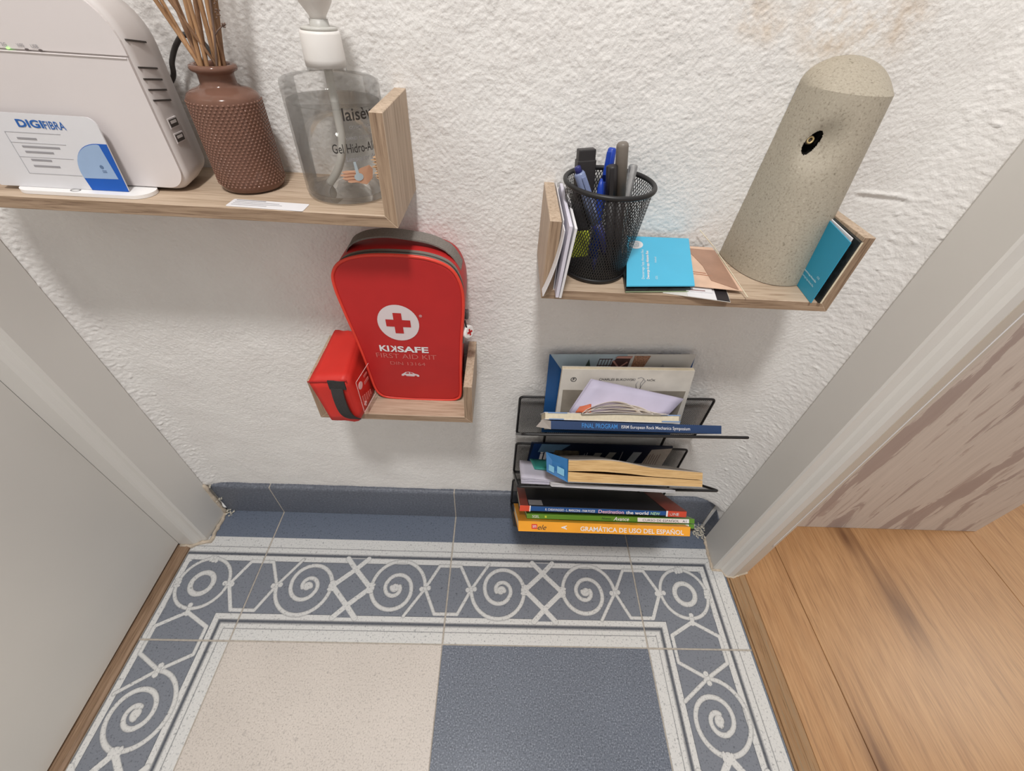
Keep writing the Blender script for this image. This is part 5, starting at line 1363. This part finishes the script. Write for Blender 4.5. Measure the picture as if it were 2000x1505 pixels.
b, f = book('book', 'blue and red English course book on top of the lowest stack', (0.3996, -0.0920, 0.2058), (0.6145, -0.0972, 0.2112), (0.6148, -0.1016, 0.2062), (0.3992, -0.0970, 0.2003), 0.085, m_bcov, m_dark, top=m_dark, u=UD)
for q_ in (rect(0.0, 0.0, 0.0125, f.H), rect(f.L - 0.024, 0.0, f.L, f.H)): plate('red_end', f, q_, m_red3, b, 0.0, 0.0003)
plates('white_bar', f, [rect(0.0125, 0, 0.0140, f.H), rect(f.L - 0.0262, 0, f.L - 0.0240, f.H)], m_wprint, b, 0.0, 0.0004)
text('lettering', 'R. CARAVAGGIO - L. MARCONI - PAM POZZI', f, 0.0330, 0.0018, 0.0640, 0.0030, m_wprint, b, off=0.01)
m_pinkt = plain('pink_white_lettering', (226, 178, 196), 0.5, var=0); m_grnt = plain('pale_green_lettering', (170, 210, 170), 0.5, var=0)
text('lettering', 'Destination', f, 0.1015, 0.0012, 0.0330, 0.0044, m_pinkt, b, off=0.02)
text('lettering', 'the world', f, 0.1370, 0.0012, 0.0290, 0.0042, m_wprint, b, off=0.02)
text('lettering', 'NEW', f, 0.1690, 0.0014, 0.0120, 0.0038, m_grnt, b, off=0.02)
text('lettering', 'ONE', f, f.L - 0.0215, 0.0014, 0.0120, 0.0038, m_wprint, b, off=0.03)
ftop = Frame(f.o + (Vector((0.3996, -0.0920, 0.2058)) - Vector((0.3992, -0.0970, 0.2003))), f.ux, -UD)
ftop.n = -ftop.n if ftop.n.dot(Vector((0, 0.5, 0.8))) < 0 else ftop.n
for q_ in ([(0.0, 0.001), (0.011, 0.001), (0.011, 0.085), (0.0, 0.085)], [(f.L - 0.026, 0.001), (f.L, 0.001), (f.L, 0.085), (f.L - 0.026, 0.085)]): plate('red_field', ftop, q_, cov('dull_red_cover', (150, 72, 60)), b, 0.0001, 0.0003)
plates('barcode_field', ftop, [rect(0.012, 0.004, 0.030, 0.024)], plain('grey_field', (150, 146, 146), 0.5, var=0.1), b, 0.0001, 0.0004)

# middle tier
m_magd = cov('dark_blue_magazine', (26, 34, 54), 0.3)
def standing(name, label, TL, TR, BR, BL, th, mat, cat, edge=None):
    TL, TR, BR, BL = map(Vector, (TL, TR, BR, BL)); n = (TR - TL).cross(TL - BL).normalized()
    r = thing(name, label, cat, tuple((BL + BR) / 2)); e = -n * th
    hexa('sheet', [BL, BR, TR, TL, BL + e, BR + e, TR + e, TL + e], mat, r)
    f = Frame(BL, TR - TL, TL - BL); return r, f
b, f = standing('magazine', 'dark blue magazine standing against the wall in the middle tier', (0.4150, -0.0085, 0.2285), (0.6150, -0.0085, 0.2305), (0.6100, -0.0125, 0.1680), (0.4100, -0.0125, 0.1660), 0.0025, m_magd, 'magazine')
m_photo = plain('dim_photo_print', (92, 84, 70), 0.4, var=0.6, scale=160)
plate('blue_field', f, [(0.0, 0.0), (0.018, 0.0), (0.022, 0.062), (0.004, 0.062)], cov('navy_strip', (24, 48, 92)), b)
plate('sky_field', f, [(0.012, 0.045), (0.040, 0.045), (0.055, 0.062), (0.015, 0.062)], plain('steel_blue_print', (92, 124, 154), 0.4, var=0.1), b, 0.0003, 0.0005)
plate('photo_field', f, [(0.030, 0.020), (0.076, 0.020), (0.070, 0.050), (0.036, 0.050)], m_photo, b, 0.0005, 0.0007)
text('lettering', 'il', f, 0.016, 0.026, 0.010, 0.022, m_wprint, b, off=0.03)
plates('beige_field', f, [[(0.088, 0.020), (0.098, 0.020), (0.104, 0.046), (0.094, 0.046)], [(0.106, 0.020), (0.116, 0.020), (0.124, 0.048), (0.114, 0.048)]], plain('grey_beige_print', (150, 148, 142), 0.5, var=0.1), b)
plates('print_line', f, [rect(0.079, 0.022, 0.080, 0.044), rect(0.0825, 0.022, 0.0835, 0.046), rect(0.132, 0.030, 0.133, 0.05)], m_grey, b)
plate('pale_field', f, [(0.140, 0.014), (0.152, 0.014), (0.160, 0.050), (0.148, 0.050)], plain('cool_grey_print', (158, 164, 170), 0.5, var=0.06), b)
m_dun = plain('newsprint', (178, 168, 158), 0.7, var=0.08, scale=200)
plate('newsprint_field', f, [(0.164, 0.004), (0.198, 0.004), (0.200, 0.060), (0.172, 0.056)], m_dun, b)
plates('text_columns', f, [rect(0.170 + 0.0034 * k, 0.010, 0.1708 + 0.0034 * k, 0.044 + 0.002 * (k % 3)) for k in range(6)], plain('faint_brown_text', (140, 120, 112), 0.6, var=0), b, 0.0003, 0.0005)

m_lil = plain('lilac_white_paper', (206, 202, 216), 0.7, var=0.05, scale=40)
def papers(name, label, pts, mat, n=4, th=0.004, cat='papers', wob=0.0006):
    """loose sheets: outline of 4 points (near-left, near-right, far-right, far-left)"""
    P = [Vector(p_) for p_ in pts]; r = thing(name, label, cat, tuple(P[0])); nrm = (P[1] - P[0]).cross(P[3] - P[0]).normalized()
    if nrm.z < 0: nrm = -nrm
    for k in range(n):
        V = []; F = []; nu, nv = 9, 4; ph = random.uniform(0, 6)
        for j in range(nv + 1):
            for i in range(nu + 1):
                u, v_ = i / nu, j / nv
                q = (P[0] * (1 - u) + P[1] * u) * (1 - v_) + (P[3] * (1 - u) + P[2] * u) * v_
                V.append(q + nrm * (th * k / max(1, n) + wob * math.sin(3 * u + ph) * (0.6 + 0.4 * math.cos(4 * v_ + ph))))
        m0 = len(V)
        V += [v0 - nrm * (th / n * 0.55) for v0 in V]
        w_ = nu + 1
        for j in range(nv):
            for i in range(nu):
                a = j * w_ + i; F += [(a, a + 1, a + 1 + w_, a + w_), (m0 + a + w_, m0 + a + 1 + w_, m0 + a + 1, m0 + a)]
        rim = list(range(w_)) + [j * w_ + nu for j in range(1, nv + 1)] + [nv * w_ + i for i in range(nu - 1, -1, -1)] + [j * w_ for j in range(nv - 1, 0, -1)]
        for a, b_ in zip(rim, rim[1:] + rim[:1]): F.append((a, m0 + a, m0 + b_, b_))
        obj('sheet', V, F, mat, r, True)
    return r
def along(x, y, z, s): return (x, y + 0.63 * s, z - 0.777 * s)
papers('papers', 'loose white papers under the yellowed paperback in the middle tier', [(0.4335, -0.0985, 0.2630), (0.5800, -0.1040, 0.2655), along(0.5800, -0.1040, 0.2655, 0.09), along(0.4335, -0.0985, 0.2630, 0.09)], m_paper, 4, 0.0040, wob=0.0005)
papers('papers', 'lilac white papers sticking out at the left of the middle tier', [(0.3990, -0.0800, 0.2400), (0.4560, -0.0860, 0.2440), (0.4600, -0.0420, 0.2160), (0.3985, -0.0380, 0.2180)], m_lil, 5, 0.0080, wob=0.0010)
tb = papers('booklet', 'small teal booklet behind the blue end of the yellowed paperback', [(0.4170, -0.0560, 0.2375), (0.4480, -0.0590, 0.2385), (0.4560, -0.0300, 0.2200), (0.4130, -0.0280, 0.2190)], plain('teal_cover', (54, 140, 130), 0.5, var=0.08), 1, 0.0030, 'booklet', 0.0001)

# thick yellowed paperback, lying with its pages to the viewer and its blue spine to the left
m_old = None
def old_pages():
    m, t, b = nt('yellowed_page_edges')
    f = noise(t, 900, 3, 0.6, (0.03, 1, 1)); g = noise(t, 30, 3)
    c = ramp(t, f, [(0.3, lin((186, 148, 98))), (0.55, lin((210, 174, 122))), (0.75, lin((222, 188, 140)))])
    t.links.new(mixc(t, 0.5, c, ramp(t, g, [(0.3, (0.9, 0.88, 0.85, 1)), (0.7, (1, 1, 1, 1))]), 'MULTIPLY'), b.inputs['Base Color']); b.inputs['Roughness'].default_value = 0.9; return m
m_old = old_pages()
pb = thing('paperback', 'thick yellowed paperback with blue spine in the middle tier', 'book', (0.52, -0.08, 0.25))
TL, TR, BR, BL = Vector((0.4490, -0.0872, 0.3012)), Vector((0.6029, -0.0968, 0.2985)), Vector((0.6036, -0.1085, 0.2852)), Vector((0.4493, -0.1050, 0.2818))
e = -UO * 0.095
def layer(t0, t1, gap_mid=0.0, cutoff=0.0):
    """slice of the page block between fractions t0 and t1 of its thickness, fanned open in the middle"""
    V = []; F = []; nu = 16
    for i in range(nu + 1):
        u = i / nu; a = TL * (1 - u) + TR * u; b_ = BL * (1 - u) + BR * u
        bow = math.sin(math.pi * min(1, u / 0.62)) if u < 0.62 else 0.0
        hump = 0.0050 * math.sin(math.pi * min(1.0, u * 1.55)) ** 2 * (1 if u < 0.65 else 0) if t1 > 0.5 else 0
        for t_ in (t0, t1):
            q = b_ * (1 - t_) + a * t_ + (a - b_).normalized() * (gap_mid * bow + hump * max(0.0, t_ - 0.45) * 1.0)
            V += [q, q + e]
    for i in range(nu):
        k = i * 4
        F += [(k, k + 4, k + 6, k + 2), (k + 1, k + 3, k + 7, k + 5), (k + 2, k + 6, k + 7, k + 3), (k, k + 1, k + 5, k + 4)]
    F += [(0, 2, 3, 1), (nu * 4, nu * 4 + 1, nu * 4 + 3, nu * 4 + 2)]
    return V, F
for t0, t1, gp in ((0.04, 0.46, -0.0003), (0.50, 0.96, 0.0016)):
    V, F = layer(t0, t1, gp); obj('page_block', V, F, m_old, pb, False)
V, F = layer(0.965, 1.0, 0.0016); obj('cover', V, F, plain('worn_grey_cover', (170, 160, 150), 0.6, var=0.1), pb)
V, F = layer(0.0, 0.035, 0.0); obj('cover', V, F, plain('worn_grey_cover2', (150, 150, 152), 0.6, var=0.1), pb)
hexa('loose_leaf', [TL * 0.55 + BL * 0.45 + Vector((0.030, -0.0006, 0.0005)), TL * 0.55 + BL * 0.45 + Vector((0.105, -0.0030, -0.0032)), TL * 0.55 + BL * 0.45 + Vector((0.105, -0.0030, -0.0027)), TL * 0.55 + BL * 0.45 + Vector((0.030, -0.0006, 0.0011)),
                    TL * 0.55 + BL * 0.45 + Vector((0.030, 0.03, -0.035)), TL * 0.55 + BL * 0.45 + Vector((0.105, 0.03, -0.035)), TL * 0.55 + BL * 0.45 + Vector((0.105, 0.03, -0.0345)), TL * 0.55 + BL * 0.45 + Vector((0.030, 0.03, -0.0345))], m_cream, pb)
# the blue spine turns away to the left
s0, s1 = BL + Vector((-0.0004, 0, 0)), TL + Vector((-0.0004, 0, 0))
sa = Vector((-0.0235, 0.0150, -0.0065)); 
m_bsp = cov('blue_paperback_spine', (48, 112, 168), 0.4)
spn = hexa('spine', [s0, s1 + Vector((-0.001, 0, 0.001)), s1 + sa + Vector((0, 0.002, -0.0030)), s0 + sa * 0.98 + Vector((0, 0, 0.0050)), s0 + Vector((0.0008, 0.001, -0.001)), s1 + Vector((0.0004, 0.001, -0.001)), s1 + sa + Vector((0.001, 0.003, -0.005)), s0 + sa * 0.98 + Vector((0.001, 0.001, 0.004))], m_bsp, pb, label='blue printed spine')
fsp = Frame(s0 + sa * 0.98 + Vector((0, 0, 0.005)), s0 - (s0 + sa * 0.98 + Vector((0, 0, 0.005))), (s1 - s0)); 
if fsp.n.dot(Vector((-0.3, -0.6, 0.6))) < 0: fsp.n = -fsp.n
plates('spine_label', fsp, [rect(0.014, 0.005, 0.023, 0.013), rect(0.003, 0.003, 0.010, 0.010)], plain('pale_blue_label', (122, 176, 204), 0.5, var=0.05), spn, 0.0004, 0.0010)

# top tier
b, f = book('book', 'navy conference programme at the front of the top tier', (0.4254, -0.0644, 0.3413), (0.6153, -0.0680, 0.3473), (0.6156, -0.0744, 0.3408), (0.4258, -0.0710, 0.3346), 0.075, m_navyc, m_navyc)
text('lettering', 'FINAL PROGRAM', f, 0.0345, 0.0024, 0.0395, 0.0052, m_skyt, b, off=0.005)
text('lettering', 'ISRM European Rock Mechanics Symposium', f, 0.0785, 0.0020, 0.0765, 0.0046, m_wprint, b, off=0.004)
hexa('bent_corner', [(0.4258, -0.0712, 0.3344), (0.4254, -0.0646, 0.3411), (0.4170, -0.0560, 0.3330), (0.4105, -0.0590, 0.3235), (0.4262, -0.0700, 0.3330), (0.4262, -0.0640, 0.3400), (0.4180, -0.0550, 0.3318), (0.4115, -0.0580, 0.3225)], plain('grey_page_corner', (178, 170, 164), 0.7, var=0.1), b)
b, f = book('book', 'white paperback with its page edges facing out above the navy programme', (0.4192, -0.0500, 0.3392), (0.5741, -0.0520, 0.3448), (0.5745, -0.0586, 0.3375), (0.4198, -0.0556, 0.3330), 0.045, m_cream, m_paper, pages='pages')
m_fade = plain('pale_blue_cover_print', (130, 160, 205), 0.5, var=0.1)
plates('cover_tint', f, [rect(0.004, f.H - 0.0010, 0.026, f.H + 0.0001), rect(f.L - 0.022, f.H - 0.0010, f.L, f.H + 0.0001), rect(f.L - 0.021, 0.0, f.L, 0.0012), rect(0.005, 0.0, 0.022, 0.0012)], m_fade, b, 0.0, 0.0004)

b, f = standing('brochure', 'blue travel brochure with a photo strip leaning on the wall in the top tier', (0.4229, -0.0010, 0.3835), (0.5912, -0.0010, 0.3925), (0.6005, -0.0110, 0.2600), (0.4260, -0.0110, 0.2560), 0.0009, cov('brochure_blue', (38, 84, 138), 0.3), 'brochure')
Lb = 0.1685; Hb = 0.128
m_sky = plain('sky_print', (160, 176, 186), 0.4, var=0.08, scale=40); m_pal = plain('pale_sky_print', (196, 194, 190), 0.4, var=0.04, scale=40)
plate('photo_strip', f, [(0.0010, Hb + 0.0008), (0.0215, 0.0980), (0.100, 0.0960), (0.1000, Hb + 0.0008)], m_sky, b)
plate('photo_strip', f, [(0.0900, 0.0960), (0.1660, 0.0960), (0.1690, Hb + 0.0008), (0.0900, Hb + 0.0008)], m_pal, b, 0.0001, 0.0003)
m_brk = plain('brick_print', (150, 112, 90), 0.5, var=0.5, scale=700); m_tim = plain('timber_print', (74, 52, 50), 0.5, var=0.2, scale=100); m_cros = plain('pinkish_beam_print', (178, 132, 122), 0.5, var=0.05); m_dgr = plain('dark_green_print', (60, 72, 66), 0.5, var=0.2)
plates('spire_print', f, [[(0.040, 0.101), (0.052, 0.101), (0.0465, 0.122)], [(0.052, 0.101), (0.056, 0.101), (0.053, 0.108)]], m_dgr, b, 0.0004, 0.0006)
plates('scaffold_print', f, [rect(0.0585, 0.1215, 0.0740, 0.1225), rect(0.0565, 0.1125, 0.0740, 0.1135)] + [[(0.055 + 0.0035 * k, 0.100), (0.0557 + 0.0035 * k, 0.100), (0.0592 + 0.0035 * k, 0.1222), (0.0585 + 0.0035 * k, 0.1222)] for k in range(5)], m_tim, b, 0.0004, 0.0006)
plate('timber_house', f, [(0.0710, 0.100), (0.0915, 0.100), (0.0945, 0.1230), (0.0780, 0.1230), (0.0740, 0.118)], m_tim, b, 0.0006, 0.0008)
plates('beam_print', f, [[(0.0720, 0.101), (0.0740, 0.1005), (0.0920, 0.1175), (0.0910, 0.119)], [(0.0735, 0.1195), (0.0755, 0.1205), (0.0905, 0.1015), (0.0890, 0.1008)], [(0.0765, 0.1235), (0.0955, 0.1235), (0.0960, 0.1265), (0.0790, 0.1265)]], m_cros, b, 0.0009, 0.0011)
plate('brick_tower', f, [(0.0960, 0.098), (0.1080, 0.098), (0.1170, 0.1268), (0.0985, 0.1268)], m_brk, b, 0.0006, 0.0008)
plates('mist_print', f, [[(0.125, 0.100), (0.150, 0.100), (0.143, 0.108), (0.137, 0.1085), (0.134, 0.115), (0.130, 0.108)]], plain('mist_grey_print', (166, 164, 166), 0.5, var=0.1), b, 0.0006, 0.0008)

wb = thing('book', 'worn white poetry book with a grey picture standing behind the lilac papers', 'book', (0.515, -0.02, 0.26))
TL, TR, BR, BL = Vector((0.4375, -0.0180, 0.3768)), Vector((0.5885, -0.0180, 0.3825)), Vector((0.6020, -0.0195, 0.2800)), Vector((0.4395, -0.0195, 0.2760))
n_ = (TR - TL).cross(TL - BL).normalized(); e = -n_ * 0.0050
m_wcov = plain('worn_white_cover', (222, 216, 206), 0.5, var=0.06, scale=60)
e1_ = -n_ * 0.001
hexa('front_cover', [BL, BR, TR, TL, BL + e1_, BR + e1_, TR + e1_, TL + e1_], m_wcov, wb)
hexa('page_block', [q + e1_ for q in (BL, BR, TR, TL)] + [q + e for q in (BL, BR, TR, TL)], m_cream, wb)
hexa('back_cover', [q + e for q in (BL, BR, TR, TL)] + [q + e + e1_ for q in (BL, BR, TR, TL)], m_wcov, wb)
f = Frame(BL, TR - TL, TL - BL); Hb = (TL - BL).length
plate('grey_picture', f, [(0.006, 0.002), (0.154, 0.002), (0.1505, Hb - 0.032), (0.004, Hb - 0.032)], plain('grey_photo_print', (146, 138, 126), 0.5, var=0.12, scale=60), wb)
text('lettering', 'CHARLES BUKOWSKI', f, 0.0440, Hb - 0.0160, 0.0420, 0.0036, m_ink, wb)
text('lettering', 'NŐK', f, 0.1000, Hb - 0.0163, 0.0098, 0.0040, m_ink, wb)
V = []
for pts in ([(0.0885, Hb - 0.012), (0.092, Hb - 0.010), (0.096, Hb - 0.0125), (0.0935, Hb - 0.020), (0.095, Hb - 0.028)], [(0.0900, Hb - 0.0165), (0.0885, Hb - 0.0215), (0.0905, Hb - 0.028)], [(0.0965, Hb - 0.0140), (0.0985, Hb - 0.016), (0.0960, Hb - 0.0215), (0.0945, Hb - 0.0285)]):
    tube('figure_line', [f(x, y, 0.0004) for x, y in pts], 0.00028, m_grey, wb, 5)
ri = ell(0.0145, Hb - 0.0150, 0.0026, 0.0028, 18); ro = ell(0.0145, Hb - 0.0150, 0.0034, 0.0036, 18)
obj('publisher_mark', [f(x, y, 0.0003) for x, y in ro] + [f(x, y, 0.0003) for x, y in ri], [(i, (i + 1) % 18, 18 + (i + 1) % 18, 18 + i) for i in range(18)], m_ink, wb)
plates('publisher_letter', f, [rect(0.0135, Hb - 0.0170, 0.0142, Hb - 0.0132), rect(0.0135, Hb - 0.0150, 0.0156, Hb - 0.0132)], m_ink, wb)

# lilac folded sheets and crumpled receipts in front of it
m_lila = plain('lilac_sheet', (196, 190, 212), 0.6, var=0.05, scale=40)
papers('papers', 'folded lilac sheets in the top tier in front of the white book', [(0.4480, -0.0470, 0.3380), (0.5640, -0.0420, 0.3340), (0.5830, -0.0280, 0.3480), (0.4700, -0.0270, 0.3720)], m_lila, 3, 0.0060, wob=0.0012)
rc = thing('receipts', 'wad of crumpled white receipts lying on the white paperback', 'receipts', (0.51, -0.045, 0.345))
m_rec = plain('receipt_paper', (218, 208, 198), 0.7, var=0.07, scale=90)
for k in range(7):
    V = []; F = []; nu = 14; ph = random.uniform(0, 6.28)
    for i in range(nu + 1):
        u = i / nu; x = 0.4610 + 0.0025 * (k % 3) + (0.098 - 0.005 * k) * u
        open_ = math.sin(math.pi * min(1, u * 1.02)) ** 0.7
        lift = (0.0008 + 0.0026 * k * open_) + 0.0008 * math.sin(7 * u + ph)
        for s in (0.0, 0.022):
            V.append(Vector((x, -0.0545 + 0.40 * lift + 0.63 * s, 0.3436 + 0.80 * lift - 0.777 * s + 0.004 * u)))
    m0 = len(V); V += [q + Vector((0, -0.0003, -0.0004)) for q in V]
    for i in range(nu):
        a = 2 * i; F += [(a, a + 1, a + 3, a + 2), (m0 + a, m0 + a + 2, m0 + a + 3, m0 + a + 1), (a, a + 2, m0 + a + 2, m0 + a)]
    obj('receipt', V, F, m_rec, rc, True)
oc = papers('coupon', 'small orange coupon peeking out left of the crumpled receipts', [(0.4540, -0.0515, 0.3420), (0.4720, -0.0515, 0.3430), (0.4720, -0.0440, 0.3490), (0.4610, -0.0440, 0.3490)], plain('rust_orange_print', (196, 96, 58), 0.5, var=0.08), 1, 0.0008, 'coupon', 0.0002)
